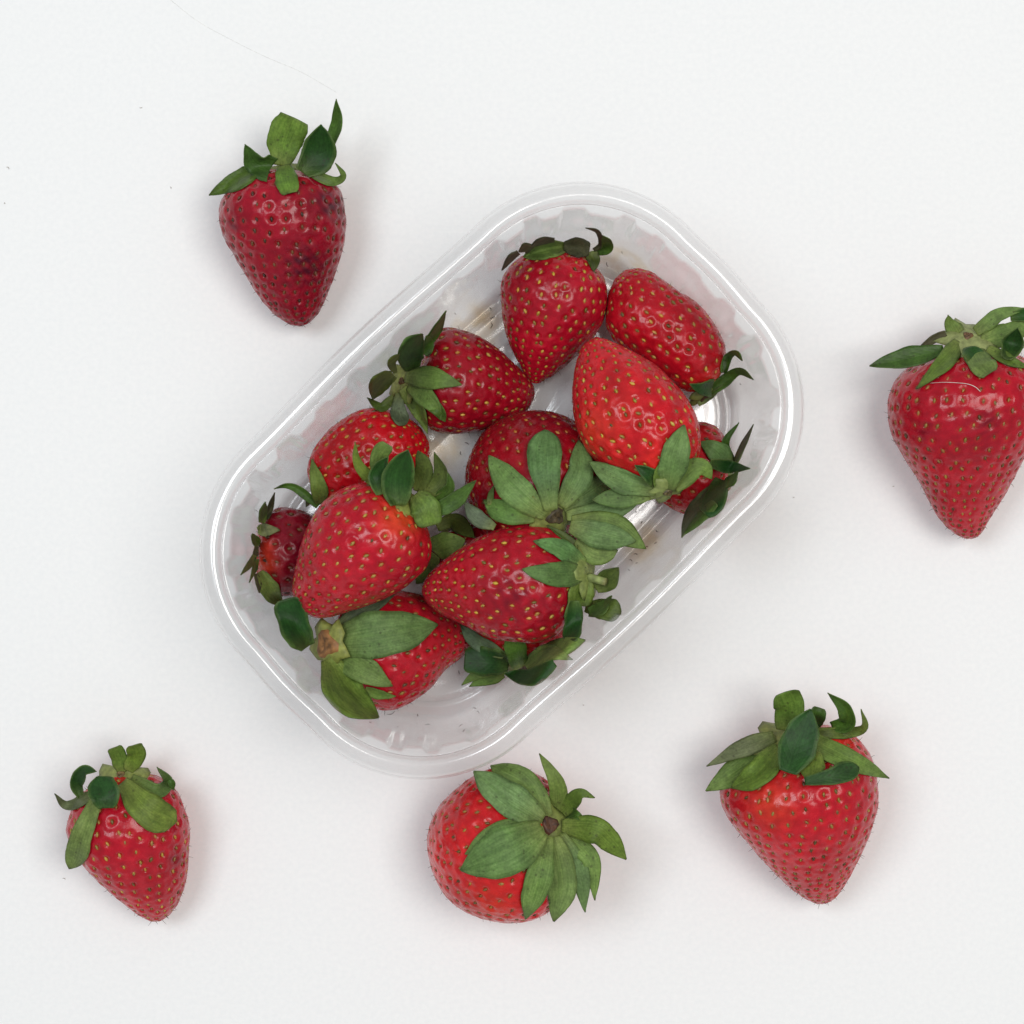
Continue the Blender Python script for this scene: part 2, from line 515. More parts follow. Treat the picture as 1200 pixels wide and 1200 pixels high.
def make_body(key, spec):
    rng = np.random.default_rng(spec['seed'])
    A = np.array(spec['A'], float); B = np.array(spec['B'], float)      # px, px, z mm
    dz = 0.0
    if 'outline' in spec:
        ol = catmull(spec['outline'], 500, closed=True)
    else:
        hw = spec['hw']; ax = B[:2] - A[:2]; Lp = np.linalg.norm(ax); a2 = ax / Lp; p2 = np.array([-a2[1], a2[0]])
        prof = spec.get('prof', [(-.03, 0), (-.02, .3), (.0, .55), (.07, .82), (.18, .97), (.32, 1), (.5, .93), (.66, .79), (.8, .6), (.91, .4), (.98, .18), (1, 0)])
        pl = [A[:2] + a2 * Lp * t + p2 * hw * r for t, r in prof] + [A[:2] + a2 * Lp * t - p2 * hw * r for t, r in prof[1:-1][::-1]]
        ol = catmull(pl, 500, closed=True)
    ax = B[:2] - A[:2]; Lp = np.linalg.norm(ax); a2 = ax / Lp; p2 = np.array([-a2[1], a2[0]])
    rel = ol - A[:2]
    tt, ww = rel @ a2 / Lp, rel @ p2
    t0, t1 = tt.min(), tt.max()
    NT, NA = spec.get('res', (150, 220))
    us = (1 - np.cos(np.linspace(0, math.pi, 201))) / 2
    ts = t0 + (t1 - t0) * us
    hi = np.zeros(201); lo = np.zeros(201)
    for i, t in enumerate(ts):
        t = min(max(t, t0 + 1e-6), t1 - 1e-6)
        a, b = tt[:-1], tt[1:]
        m = ((a - t) * (b - t) <= 0) & (np.abs(b - a) > 1e-12)
        w = ww[:-1][m] + (t - a[m]) / (b[m] - a[m]) * (ww[1:][m] - ww[:-1][m])
        if len(w): hi[i], lo[i] = w.max(), w.min()
    midw, half = (hi + lo) / 2, (hi - lo) / 2
    half[0] = half[-1] = 0.02
    df = spec.get('depth', 0.94)
    fr = rng.normal(size=(5, 3)) * 0.10; phs = rng.uniform(0, 6.28, 5)

    def frame(shift):
        a3 = A + [0, 0, shift]; b3 = B + [0, 0, shift]
        PA, PB = W(*a3), W(*b3)
        d = norm(PB - PA)
        k0 = PX * (H - a3[2]) / H; k1 = PX * (H - b3[2]) / H
        # side vector in the cloth plane that matches p2 in the picture
        s = np.array([p2[0], -p2[1], 0.0]); s = norm(s - d * (s @ d))
        nn = np.cross(d, s)
        if nn[2] < 0: nn = -nn
        return PA, PB, d, s, nn, k0, k1

    def ev(u, th, fr_):
        PA, PB, d, s, nn, k0, k1 = fr_
        t = np.interp(u, us, ts); k = k0 + (k1 - k0) * np.clip(t, 0, 1)
        h = np.interp(u, us, half) * k; mw = np.interp(u, us, midw) * k
        c = PA + (PB - PA) * t[..., None]
        q = c + s * (mw + h * np.cos(th))[..., None] + nn * (h * df * np.sin(th))[..., None]
        lump = sum(np.sin(q @ fr[i] + phs[i]) for i in range(5)) * 0.17 * spec.get('lump', 1.0) * np.minimum(1, h / 6)
        return q + norm(q - c + 1e-9) * lump[..., None]

    gu = (1 - np.cos(np.linspace(0.012, math.pi - 0.012, NT))) / 2
    gt = np.linspace(0, 2 * math.pi, NA, endpoint=False)
    GU, GT = np.meshgrid(gu, gt, indexing='ij')
    shift = 0.0
    for _ in range(3):
        f_ = frame(shift)
        q = ev(GU, GT, f_)
        if spec.get('rest', True):
            shift += spec.get('base', 0.0) - q[..., 2].min()
    f_ = frame(shift)
    q = ev(GU, GT, f_)
    # seeds in staggered rings, closer together towards the tip
    sp0 = spec.get('spacing', 4.9) * 0.93
    uu = np.linspace(0, 1, 400)
    mer = ev(uu, np.full(400, math.pi / 2), f_)
    arc = np.r_[0, np.cumsum(np.linalg.norm(np.diff(mer, axis=0), axis=1))]
    kk = (f_[5] + f_[6]) / 2
    hh = np.interp(uu, us, half) * kk
    hm = hh.max(); ipk = int(np.argmax(hh))
    seeds_u, seeds_t, seeds_d = [], [], []
    pos = 2.2; row = 0
    while pos < arc[-1] - 0.4:
        u = np.interp(pos, arc, uu); h = np.interp(u, uu, hh)
        fall = h / hm if u > uu[ipk] else 1.0
        d = sp0 * (0.40 + 0.60 * fall ** 1.1)
        nn_ = max(1, int(round(2 * math.pi * h / d)))
        off = 0.5 * row + rng.uniform(-.1, .1)
        for j in range(nn_):
            a = (j + off + rng.normal() * 0.13) / nn_ * 2 * math.pi
            uj = np.interp(pos + rng.normal() * 0.11 * d, arc, uu)
            seeds_u.append(min(max(uj, 0.004), 0.997)); seeds_t.append(a); seeds_d.append(d)
        pos += d * 0.80; row += 1
    su, st, sd = map(np.array, (seeds_u, seeds_t, seeds_d))
    S = ev(su, st, f_)
    e = 1e-3
    du = ev(np.clip(su + e, 0, 1), st, f_) - ev(np.clip(su - e, 0, 1), st, f_)
    dt = ev(su, st + 4 * e, f_) - ev(su, st - 4 * e, f_)
    sn = norm(np.cross(du, dt)); cen = f_[0] + (f_[1] - f_[0]) * np.interp(su, us, ts)[:, None]
    flip = np.sign(np.sum(sn * (S - cen), 1)); flip[flip == 0] = 1
    sn *= flip[:, None]
    sdir = norm(du)
    # displacement of the skin around each seed
    flat = q.reshape(-1, 3)
    nq = np.cross(np.gradient(q, axis=0), np.roll(q, -1, 1) - np.roll(q, 1, 1)); nq = norm(nq).reshape(-1, 3)
    cq = (f_[0] + (f_[1] - f_[0]) * np.interp(GU, us, ts)[..., None]).reshape(-1, 3)
    sg = np.sign(np.sum(nq * (flat - cq), 1)); nq *= np.where(np.median(sg) < 0, -1, 1)
    dist = np.empty(len(flat)); near = np.empty(len(flat), int)
    for i in range(0, len(flat), 4000):
        dd = ((flat[i:i + 4000, None] - S[None]) ** 2).sum(2)
        near[i:i + 4000] = dd.argmin(1); dist[i:i + 4000] = np.sqrt(dd.min(1))
    r0 = sd[near]
    pit = spec.get('pit', 1.0) * 0.9
    xr = dist / r0
    # the skin swells between the seeds, with a lip round each pit
    lip = rng.uniform(0.0, 1.5, len(S))[near]
    disp = -0.62 * np.exp(-(xr / 0.19) ** 2) + 0.12 * lip * np.exp(-((xr - 0.36) / 0.12) ** 2) + 0.10 * np.exp(-((xr - 0.5) / 0.14) ** 2)
    disp *= pit * (0.62 + 0.38 * r0 / sp0) * (0.5 + 0.9 * rng.random(len(S)))[near]
    disp += 0.05 * np.sin(flat @ np.array([1.3, .7, .9]) + 2) * np.sin(flat @ np.array([-.5, 1.1, 1.4]))
    vq = flat + nq * disp[:, None]
    # skin colour (ripeness, bruises, pale shoulder): it belongs to the fruit
    c0, c1 = np.array(spec['col']), np.array(spec.get('shoulder', spec['col']))
    uflat = GU.ravel(); arcf = np.interp(uflat, uu, arc)
    sh = np.clip(1 - arcf / spec.get('shlen', 14.0), 0, 1) ** 1.2
    f2 = rng.normal(size=(6, 3)) * 0.22; p2_ = rng.uniform(0, 6.28, 6)
    blot = sum(np.sin(flat @ f2[i] + p2_[i]) for i in range(6)) / 6
    sh = np.clip(sh * (1 + 0.9 * blot), 0, 1)
    col = c0 + (c1 - c0) * sh[:, None]
    col = col * (1 + 0.22 * blot[:, None])
    for bx, by, br, amt in spec.get('bruise', []):
        # bruise: a soft dark purple patch, centre as seen in the photograph
        tgt = W(bx, by, 20 + shift)
        ok = np.exp(-(((flat - tgt)[:, :2] ** 2).sum(1)) / (br * PX) ** 2) * (nq[:, 2] > -0.3)
        ok = ok * (0.75 + 0.5 * np.sin(flat @ (f2[0] * 4) + 1) * np.sin(flat @ (f2[1] * 4)))
        ok = np.clip(ok * amt, 0, 1)[:, None]
        col = col * (1 - ok) + np.array([0.075, 0.004, 0.014]) * ok
    for bx, by, br, amt, pc in spec.get('patch', []):
        tgt = W(bx, by, 20 + shift)
        ok = np.exp(-(((flat - tgt)[:, :2] ** 2).sum(1)) / (br * PX) ** 2) * (nq[:, 2] > -0.3)
        ok = np.clip(ok * amt * (1 + 0.6 * blot), 0, 1)[:, None]
        col = col * (1 - ok) + np.array(pc) * ok
    # grazing sheen between the close-set seeds of the tip, painted into the skin colour
    tip_sheen = np.clip((arcf / arc[-1] - 0.42) / 0.5, 0, 1) * np.clip((xr - 0.26) / 0.2, 0, 1) * spec.get('tip_sheen', 0.0)
    tip_sheen = (tip_sheen * (0.75 + 0.5 * blot))[:, None]
    col = col * (1 - tip_sheen) + np.array([0.62, 0.17, 0.17]) * tip_sheen
    halo = np.exp(-((xr - 0.17) / 0.08) ** 2)[:, None] * 0.22
    col = col * (1 - halo) + np.array([0.46, 0.075, 0.018]) * halo * np.clip(c0[0] / 0.45, .4, 1) + col * halo * 0.0
    ring = [(i, j) for i in range(0)]
    idx = np.arange(NT * NA).reshape(NT, NA)
    nx = np.roll(idx, -1, 1)
    fq = np.stack([idx[:-1], nx[:-1], nx[1:], idx[1:]], -1).reshape(-1, 4)
    if np.sum(np.cross(vq[fq[:, 1]] - vq[fq[:, 0]], vq[fq[:, 2]] - vq[fq[:, 0]]) * (vq[fq[:, 0]] - cq[fq[:, 0]])) < 0:
        fq = fq[:, ::-1]
    faces = fq.tolist() + [idx[0].tolist(), idx[-1].tolist()]
    root_z = vq[:, 2].min()
    mid = (f_[0] + f_[1]) / 2
    b = Berry()
    b.key, b.spec, b.frame, b.verts, b.fq, b.rng = key, spec, f_, vq, fq, rng
    b.root = empty('strawberry', (mid[0], mid[1], root_z))
    tag(b.root, spec['label'], 'strawberry', spec['group'])
    fl = mesh_obj('flesh', vq, faces, M_FLESH, b.root)
    set_color(fl, 'skin', np.c_[np.clip(col, 0.001, 1), np.ones(len(col))])
    # seeds
    nb, na = 3, 6
    lat = [(-0.55, .62), (0.0, 1.0), (0.6, .55)]
    sv, sf, sc = [], [], []
    seed_c = np.array(spec.get('seedcol', (0.30, 0.165, 0.035)))
    for i in range(len(S)):
        if i and False: pass
        z_, x_ = sn[i], sdir[i]; x_ = norm(x_ - z_ * (x_ @ z_)); y_ = np.cross(z_, x_)
        tw = rng.normal() * 0.25
        x_, y_ = x_ * math.cos(tw) + y_ * math.sin(tw), y_ * math.cos(tw) - x_ * math.sin(tw)
        kf = (0.62 + 0.38 * sd[i] / sp0) * rng.uniform(.85, 1.12)
        ctr = S[i] - z_ * 0.36 * pit * (0.45 + 0.55 * sd[i] / sp0)
        base = len(sv)
        sv.append(ctr - x_ * 0.85 * kf)
        for lx, lr in lat:
            for a in np.linspace(0, 2 * math.pi, na, endpoint=False):
                sv.append(ctr + kf * (x_ * lx * 0.9 + y_ * math.cos(a) * lr * 0.50 + z_ * math.sin(a) * lr * 0.42))
        sv.append(ctr + x_ * 1.0 * kf)
        top = base + 1 + 3 * na
        for j in range(na):
            k = (j + 1) % na
            sf.append([base, base + 1 + k, base + 1 + j])
            for r in range(2):
                o_ = base + 1 + r * na
                sf.append([o_ + j, o_ + k, o_ + na + k, o_ + na + j])
            sf.append([base + 1 + 2 * na + j, base + 1 + 2 * na + k, top])
        v_ = rng.uniform(0.55, 1.25) if rng.random() > 0.2 else rng.uniform(.22, .5)
        cc = seed_c * v_ * np.array([1, rng.uniform(.75, 1.12), rng.uniform(.6, 1.2)])
        sc += [cc] * (len(sv) - base)
    so = mesh_obj('seed_scatter', np.array(sv), sf, M_SEED, b.root)
    set_color(so, 'seed', np.c_[np.array(sc), np.ones(len(sc))])
    so['kind'] = 'stuff'
    # dry style hairs that stick out from the seeds
    hv, hf = [], []
    for i in range(len(S)):
        if rng.random() > spec.get('hairs', 0.55): continue
        dirv = norm(sn[i] + rng.normal(size=3) * 0.55)
        ln = rng.uniform(0.5, 1.7)
        p0 = S[i] - sn[i] * 0.1
        bend = np.cross(dirv, rng.normal(size=3)) * ln * 0.28
        pts = [p0, p0 + dirv * ln * .5 + bend * .3, p0 + dirv * ln + bend]
        v, f = tube(pts, [0.085, 0.06, 0.03], 3)
        o_ = len(hv); hv += v.tolist(); hf += [[a + o_ for a in ff] for ff in f]
    if hv:
        ho = mesh_obj('style_hair', np.array(hv), hf, M_HAIR, b.root)
        ho['kind'] = 'stuff'
    tri = np.vstack([fq[:, [0, 1, 2]], fq[:, [0, 2, 3]]])
    b.bvh = BVHTree.FromPolygons(vq.tolist(), fq.tolist())
    BODIES[key] = b
    return b


CAM = np.array([0, 0, H])


PC = W(588, 563, 58.0)[:2]
PU = np.array([math.cos(math.radians(43.6)), math.sin(math.radians(43.6))]); PV = np.array([PU[1], -PU[0]])


def wall_gap(p):
    """mm from p to the punnet's outer outline, seen from inside."""
    r = p[..., :2] - PC
    q = np.stack([np.abs(r @ PU) - 42.7, np.abs(r @ PV) - 14.0], -1)
    return 39.6 - (np.linalg.norm(np.maximum(q, 0), axis=-1) + np.minimum(q.max(-1), 0))


def hit(bvh, p):
    """Height at which the sight line through p meets a fruit, or None."""
    d = norm(np.asarray(p, float) - CAM)
    loc, _n, _i, _d = bvh.ray_cast(Vector(CAM), Vector(d))
    return None if loc is None else np.array(loc)


def make_calyx(b):
    spec = b.spec
    PA, PB, d, s, nn, k0, k1 = b.frame
    rng = b.rng
    cx, cy = spec.get('C', spec['A'][:2])
    probe = W(cx, cy, PA[2])
    h0 = hit(b.bvh, probe)
    zc = h0[2] if (h0 is not None and spec.get('Con', False)) else PA[2] + spec.get('Cz', 0.0)
    C = W(cx, cy, zc)
    b.C, b.zc = C, zc
    up = norm(-d + np.array([0, 0, spec.get('Cup', 0.35)]))
    b.up = up
    e1 = norm(np.cross(up, [0.2, 0.9, 0.3])); e2 = np.cross(up, e1)
    R = spec.get('Cr', 5.0)
    n_ = 22
    prof = [(0.0, 0.7), (0.3, 0.75), (0.55, 0.55), (0.8, 0.15), (1.0, -0.5), (0.85, -1.1), (0.3, -1.5), (0.0, -1.5)]
    v, f = [], []
    ph = rng.uniform(0, 6, 3)
    for r, z in prof:
        for j in range(n_):
            a = j / n_ * 2 * math.pi
            rr = R * r * (1 + 0.18 * math.sin(5 * a + ph[0]) + 0.10 * math.sin(9 * a + ph[1]))
            v.append(C + e1 * rr * math.cos(a) + e2 * rr * math.sin(a) + up * (z + 0.2 * math.sin(7 * a + ph[2]) * r))
    for i in range(len(prof) - 1):
        for j in range(n_):
            k = (j + 1) % n_
            f.append([i * n_ + j, (i + 1) * n_ + j, (i + 1) * n_ + k, i * n_ + k])
    co = mesh_obj('calyx', np.array(v), f, M_CALYX, b.root)
    base = np.array(spec.get('calcol', (0.19, 0.22, 0.055)))
    cols = np.array([base * (0.85 + 0.3 * rng.random()) for _ in v])
    set_color(co, 'calyx', np.c_[cols, np.ones(len(cols))])
    b.calyx = co
    # stalk: a stub, or the brown scar where it broke off
    st = spec.get('stalk')
    if st:
        p = [W(x, y, zc + z) for x, y, z in st['pts']]
        p = catmull(p, 7)
        v, f = tube(p, np.linspace(st['r'], st['r'] * 0.85, 7), 9)
        so = mesh_obj('stalk', v, f, M_CALYX, co)
        c_ = np.array(st.get('col', (0.19, 0.22, 0.06)))
        cc = np.array([c_ * (0.8 + 0.4 * rng.random()) for _ in v])
        cc[-9:] = np.array(st.get('cut', (0.09, 0.045, 0.018)))
        set_color(so, 'calyx', np.c_[cc, np.ones(len(cc))])
    if spec.get('scar', True):
        r = spec.get('scar_r', 1.5)
        v, f = [], []
        n2 = 14
        rings = [(1.2, 0.3), (1.0, 1.1), (0.75, 1.25), (0.45, 1.0), (0.12, 0.95)]
        for rr, z in rings:
            for j in range(n2):
                a = j / n2 * 2 * math.pi
                q = r * rr * (1 + 0.2 * math.sin(3 * a + ph[1]) + rng.normal() * 0.06)
                v.append(C + e1 * q * math.cos(a) + e2 * q * math.sin(a) + up * (z + rng.normal() * 0.1 + 0.1))
        for i in range(len(rings) - 1):
            for j in range(n2):
                k = (j + 1) % n2
                f.append([i * n2 + j, i * n2 + k, (i + 1) * n2 + k, (i + 1) * n2 + j])
        f.append([(len(rings) - 1) * n2 + j for j in range(n2)])
        so = mesh_obj('stalk_scar', np.array(v), f, M_CALYX, co)
        sc_ = np.array(spec.get('scarcol', (0.11, 0.055, 0.02)))
        cc = np.array([sc_ * rng.uniform(.4, 1.4) for _ in v])
        set_color(so, 'calyx', np.c_[cc, np.ones(len(cc))])


def make_sepal(b, order, leaf):
    tone, hw, shape, pts = leaf[:4]
    opt = leaf[4] if len(leaf) > 4 else {}
    rng = b.rng
    own = b.bvh
    layer = b.spec['layer']
    P = []
    for p in pts:
        x, y = p[0], p[1]; h = p[2] if len(p) > 2 else 0.7
        h += 0.16 * order
        hz = None if opt.get('free') else hit(own, W(x, y, b.zc))
        if hz is not None and not opt.get('under'):
            P.append(W(x, y, hz[2] + h))
        else:
            P.append(W(x, y, b.zc + h))
    if tone in 'pqmg' and not opt.get('nb') and not opt.get('free') and np.linalg.norm((P[0] - b.C)[:2]) < 12: P[0] = P[0] + (b.C + b.up * (0.6 + 0.12 * order) - P[0]) * 0.3
    nu, nv = 27, 9
    mid = catmull(P, nu)
    T = norm(np.gradient(mid, axis=0))
    V = norm(CAM - mid)
    S = norm(np.cross(T, V)); Nn = np.cross(S, T)
    roll = math.radians(opt.get('roll', rng.normal() * 8))
    S, Nn = S * math.cos(roll) + Nn * math.sin(roll), Nn * math.cos(roll) - S * math.sin(roll)
    u = np.linspace(0, 1, nu)
    sx, sy = SHAPES[shape]
    w = np.interp(u, sx, sy)
    w[1:-1] = (w[:-2] + 2 * w[1:-1] + w[2:]) / 4
    kk = PX * (H - mid[:, 2]) / H
    cup = opt.get('cup', 0.42 if tone in 'deb' else -0.10)
    vv = np.linspace(-1, 1, nv)
    asym = 1 + 0.09 * rng.normal() * np.sign(vv)
    ph = rng.uniform(0, 6.28, 4)
    grid = np.empty((nu, nv, 3)); 
    for i in range(nu):
        ww = w[i] * hw * kk[i]
        edge = np.abs(vv) ** 2
        rip = 0.055 * hw * kk[i] * edge * np.sin(u[i] * 9 + ph[0] + vv * 1.5) * min(1, u[i] * 3)
        serr = 1 + (0.05 * np.sin(u[i] * 8 + ph[1] + np.sign(vv) * ph[2]) + 0.03 * np.sin(u[i] * 17 + ph[3] + np.sign(vv) * ph[1]) + 0.006 * rng.normal()) * edge
        crease = 0.05 * hw * kk[i] * (np.abs(vv) - 0.3)       # slight V along the midrib
        grid[i] = mid[i] + S[i] * (ww * vv * asym * serr)[:, None] + Nn[i] * (cup * ww * edge + rip + crease)[:, None]
    # lie on the fruit rather than in it
    if not opt.get('under'):
        lift = np.zeros((nu, nv))
        for k, o in BODIES.items():
            if k != b.key and (o.spec['layer'] > layer or k in opt.get('below', ())): continue
            for i in range(nu):
                for j in range(nv):
                    hz = hit(o.bvh, grid[i, j])
                    if hz is not None:
                        need = hz[2] + 0.45 + 0.12 * order - grid[i, j, 2]
                        if need > 0 and (k == b.key or need < 14): lift[i, j] = max(lift[i, j], need)
        sm = lift.copy()
        for _ in range(5):
            pd = np.pad(sm, 1, mode='edge')
            av = (pd[:-2, 1:-1] + pd[2:, 1:-1] + pd[1:-1, :-2] + pd[1:-1, 2:] + 2 * sm) / 6
            sm = np.maximum(av, lift)
        toward = norm(CAM - grid)
        grid = grid + toward * (sm / np.maximum(0.3, toward[..., 2]))[..., None]
    if layer:
        ray = (CAM - grid) / (H - grid[..., 2:3])           # per mm of height
        need = np.zeros((nu, nv))
        for st in range(1, 50):
            g_ = grid + ray * need[..., None]
            lim = 7.3 + 1.5 * np.clip((54.5 - g_[..., 2]) / 46, 0, 1) + 2.3
            bad = (wall_gap(g_) < lim) & (g_[..., 2] < 53)
            need[bad] += 1.0
        for it in range(14):
            pd = np.pad(need, 1, mode='edge')
            av = (pd[:-2, 1:-1] + pd[2:, 1:-1] + pd[1:-1, :-2] + pd[1:-1, 2:] + need) / 5
            need = np.maximum(need, av) if it < 9 else av
        grid = grid + ray * need[..., None]
    floor = FLOOR + 1.2 if layer else 0.5
    grid[..., 2] = np.maximum(grid[..., 2], floor)
    gn = norm(np.cross(np.gradient(grid, axis=0), np.gradient(grid, axis=1)))
    if np.sum(gn * V[:, None]) < 0: gn = -gn
    th = 0.14
    fr = (grid + gn * th).reshape(-1, 3); bk = (grid - gn * th).reshape(-1, 3)
    n_ = nu * nv
    v = np.vstack([fr, bk])
    idx = np.arange(n_).reshape(nu, nv)
    f = np.stack([idx[:-1, :-1], idx[1:, :-1], idx[1:, 1:], idx[:-1, 1:]], -1).reshape(-1, 4)
    if np.sum(np.cross(v[f[:, 1]] - v[f[:, 0]], v[f[:, 2]] - v[f[:, 0]]) * gn.reshape(-1, 3)[f[:, 0]]) < 0: f = f[:, ::-1]
    fb = f[:, ::-1] + n_
    bd = np.r_[idx[0, :-1], idx[:-1, -1], idx[-1, :0:-1], idx[:0:-1, 0]]
    nb = np.roll(bd, -1)
    side = np.stack([bd, bd + n_, nb + n_, nb], -1)
    if np.sum(np.cross(v[side[:, 1]] - v[side[:, 0]], v[side[:, 3]] - v[side[:, 0]]) * (v[side[:, 0]] - v[idx].reshape(-1, 3).mean(0))) < 0: side = side[:, ::-1]
    faces = f.tolist() + fb.tolist() + side.tolist()
    o = mesh_obj('sepal', v, faces, M_LEAF, b.calyx)
    U_, V_ = np.meshgrid(u, vv, indexing='ij')
    uv = np.stack([U_.ravel(), V_.ravel()], 1)
    set_uv(o, np.vstack([uv, uv]))
    def cols(tn):
        c, r = TONES[tn]
        c = np.array(c) * (1 + rng.normal() * 0.08) * np.array([1 + rng.normal() * .07, 1, 1 + rng.normal() * .1])
        basec = np.array((0.20, 0.24, 0.06)) if tn not in 'be' else c * 1.2
        fb_ = (np.clip(1 - U_ / 0.38, 0, 1) ** 1.3 * opt.get('basemix', 0.8 if tn not in 'd' else 0.3))[..., None]
        cc = c * (1 - fb_) + basec * fb_
        tipb = (np.clip((U_ - 0.90) / 0.10, 0, 1) * 0.5 * opt.get('tip', rng.random()))[..., None]
        edg = ((np.abs(V_) > 0.97) * 0.25 * rng.random())[..., None]
        cc = cc * (1 - tipb) + np.array((0.06, 0.04, 0.02)) * tipb
        if tn in 'd': edg = ((np.abs(V_) > 0.97) * 0.35)[..., None]; cc = cc * (1 - edg) + np.array((0.17, 0.24, 0.06)) * edg
        else: cc = cc * (1 - edg)
        return np.c_[cc.reshape(-1, 3), np.full(n_, r)]
    set_color(o, 'leaf', np.vstack([cols(tone), cols(BACK[tone])]))
    return o


G1, G2 = 'loose strawberries scattered on the cloth', 'strawberries heaped in the punnet'
RED, DEEP, DARK, BRIGHT = (0.44, 0.013, 0.018), (0.33, 0.009, 0.016), (0.23, 0.007, 0.013), (0.56, 0.017, 0.014)
ORANGE = (0.62, 0.055, 0.02)
SPECS = {}
SPECS[1] = dict(tip_sheen=0.0, seed=11, layer=0, group=G1, label='dark red strawberry alone on the cloth at upper left, its green leaves standing up',
    A=(334, 196, 18), B=(348, 381, 9), col=(0.294, 0.0034, 0.0161), shoulder=(0.33, 0.008, 0.014), seedcol=(0.13, 0.045, 0.016), pit=1.1, C=(336, 197), Cr=5.5, scar=False,
    bruise=[(388, 242, 17, 1.1), (360, 312, 22, 1.1), (330, 345, 30, .3), (277, 268, 10, .6)], hairs=.3,
    outline=[(259, 240), (260, 271), (272, 297), (290, 328), (313, 359), (331, 375), (347, 382), (362, 378), (375, 364), (388, 333), (401, 294), (405, 266), (403, 240), (396, 219), (375, 205), (344, 198), (305, 201), (277, 214)],
    leaves=[
        ('m', 21, 'fl', [(327, 194, 0), (334, 166, 2), (345, 138, 5)], dict(roll=5, cup=.1, tip=.5)),
        ('e', 8, 'la', [(387, 172, 2), (396, 142, 5), (394, 116, 10)], dict(roll=25)),
        ('e', 11.5, 'la', [(301, 201, 1), (272, 217, 1.5), (245, 229, 1)], dict(roll=-15)),
        ('e', 16, 'tr', [(317, 198, 2), (299, 190, 5), (287, 169, 9)], dict(roll=15)),
        ('p', 6, 'la', [(372, 203, .5), (389, 212, 1), (402, 206, 4), (393, 191, 7)], {}),
        ('m', 13, 'sq', [(333, 194, 1.5), (337, 210, .8), (341, 226, .4)], dict(roll=0, cup=-.2)),
        ('d', 20, 'ov', [(354, 202, 2), (371, 178, 6), (376, 146, 11)], dict(cup=.3, roll=0)),
    ])
SPECS[2] = dict(tip_sheen=0.22, seed=12, layer=0, group=G1, label='large strawberry at the right edge of the photo, partly cut off, with wide leaf crown',
    A=(1134, 404, 22), B=(1136, 630, 9), col=(0.412, 0.0050, 0.0179), shoulder=(0.38, 0.012, 0.012), seedcol=(0.28, 0.14, 0.035), C=(1134, 396), Cr=8.0, Cup=.7, calcol=(.25, .28, .10), scarcol=(.16, .08, .035),
    bruise=[(1072, 503, 13, .6), (1142, 500, 15, .6), (1120, 512, 28, .3)], scar_r=1.2,
    outline=[(1043, 485), (1046, 456), (1059, 436), (1085, 420), (1129, 412), (1175, 414), (1205, 425), (1222, 450), (1222, 480), (1212, 510), (1200, 532), (1181, 573), (1165, 601), (1150, 625), (1134, 631), (1114, 620), (1096, 598), (1080, 567), (1062, 536), (1047, 508)],
    leaves=[
        ('p', 11, 'tr', [(1116, 391, -2), (1114, 380, -2), (1111, 369, -1)], dict(roll=20)),
        ('p', 9, 'la', [(1146, 386, 0), (1170, 368, 2), (1203, 361, 4)], {}),
        ('d', 8, 'ov', [(1184, 372, 2), (1205, 369, 4), (1224, 374, 6)], {}),
        ('b', 5, 'la', [(1108, 390, -1), (1092, 398, -1), (1074, 411, -1)], {}),
        ('p', 14, 'ov', [(1158, 404, 1), (1182, 392, 2), (1208, 378, 4)], {}),
        ('m', 7, 'la', [(1166, 416, .6), (1186, 424, .6), (1208, 432, 1)], {}),
        ('d', 13, 'ov', [(1178, 421, 2), (1187, 403, 5), (1193, 384, 9)], {}),
        ('e', 12, 'ov', [(1106, 410, 1), (1066, 420, 1.5), (1019, 429, 2)], dict(roll=-20, cup=.25)),
        ('m', 11, 'la', [(1119, 404, 1), (1101, 428, .6), (1074, 456, .5)], {}),
        ('p', 15, 'sq', [(1136, 410, 2.2), (1146, 424, 1.2), (1159, 438, .6)], dict(cup=-.2)),
        ('d', 9, 'ov', [(1131, 419, 3.4), (1141, 413, 4), (1153, 412, 3.4)], dict(cup=-.3, roll=10)),
    ])
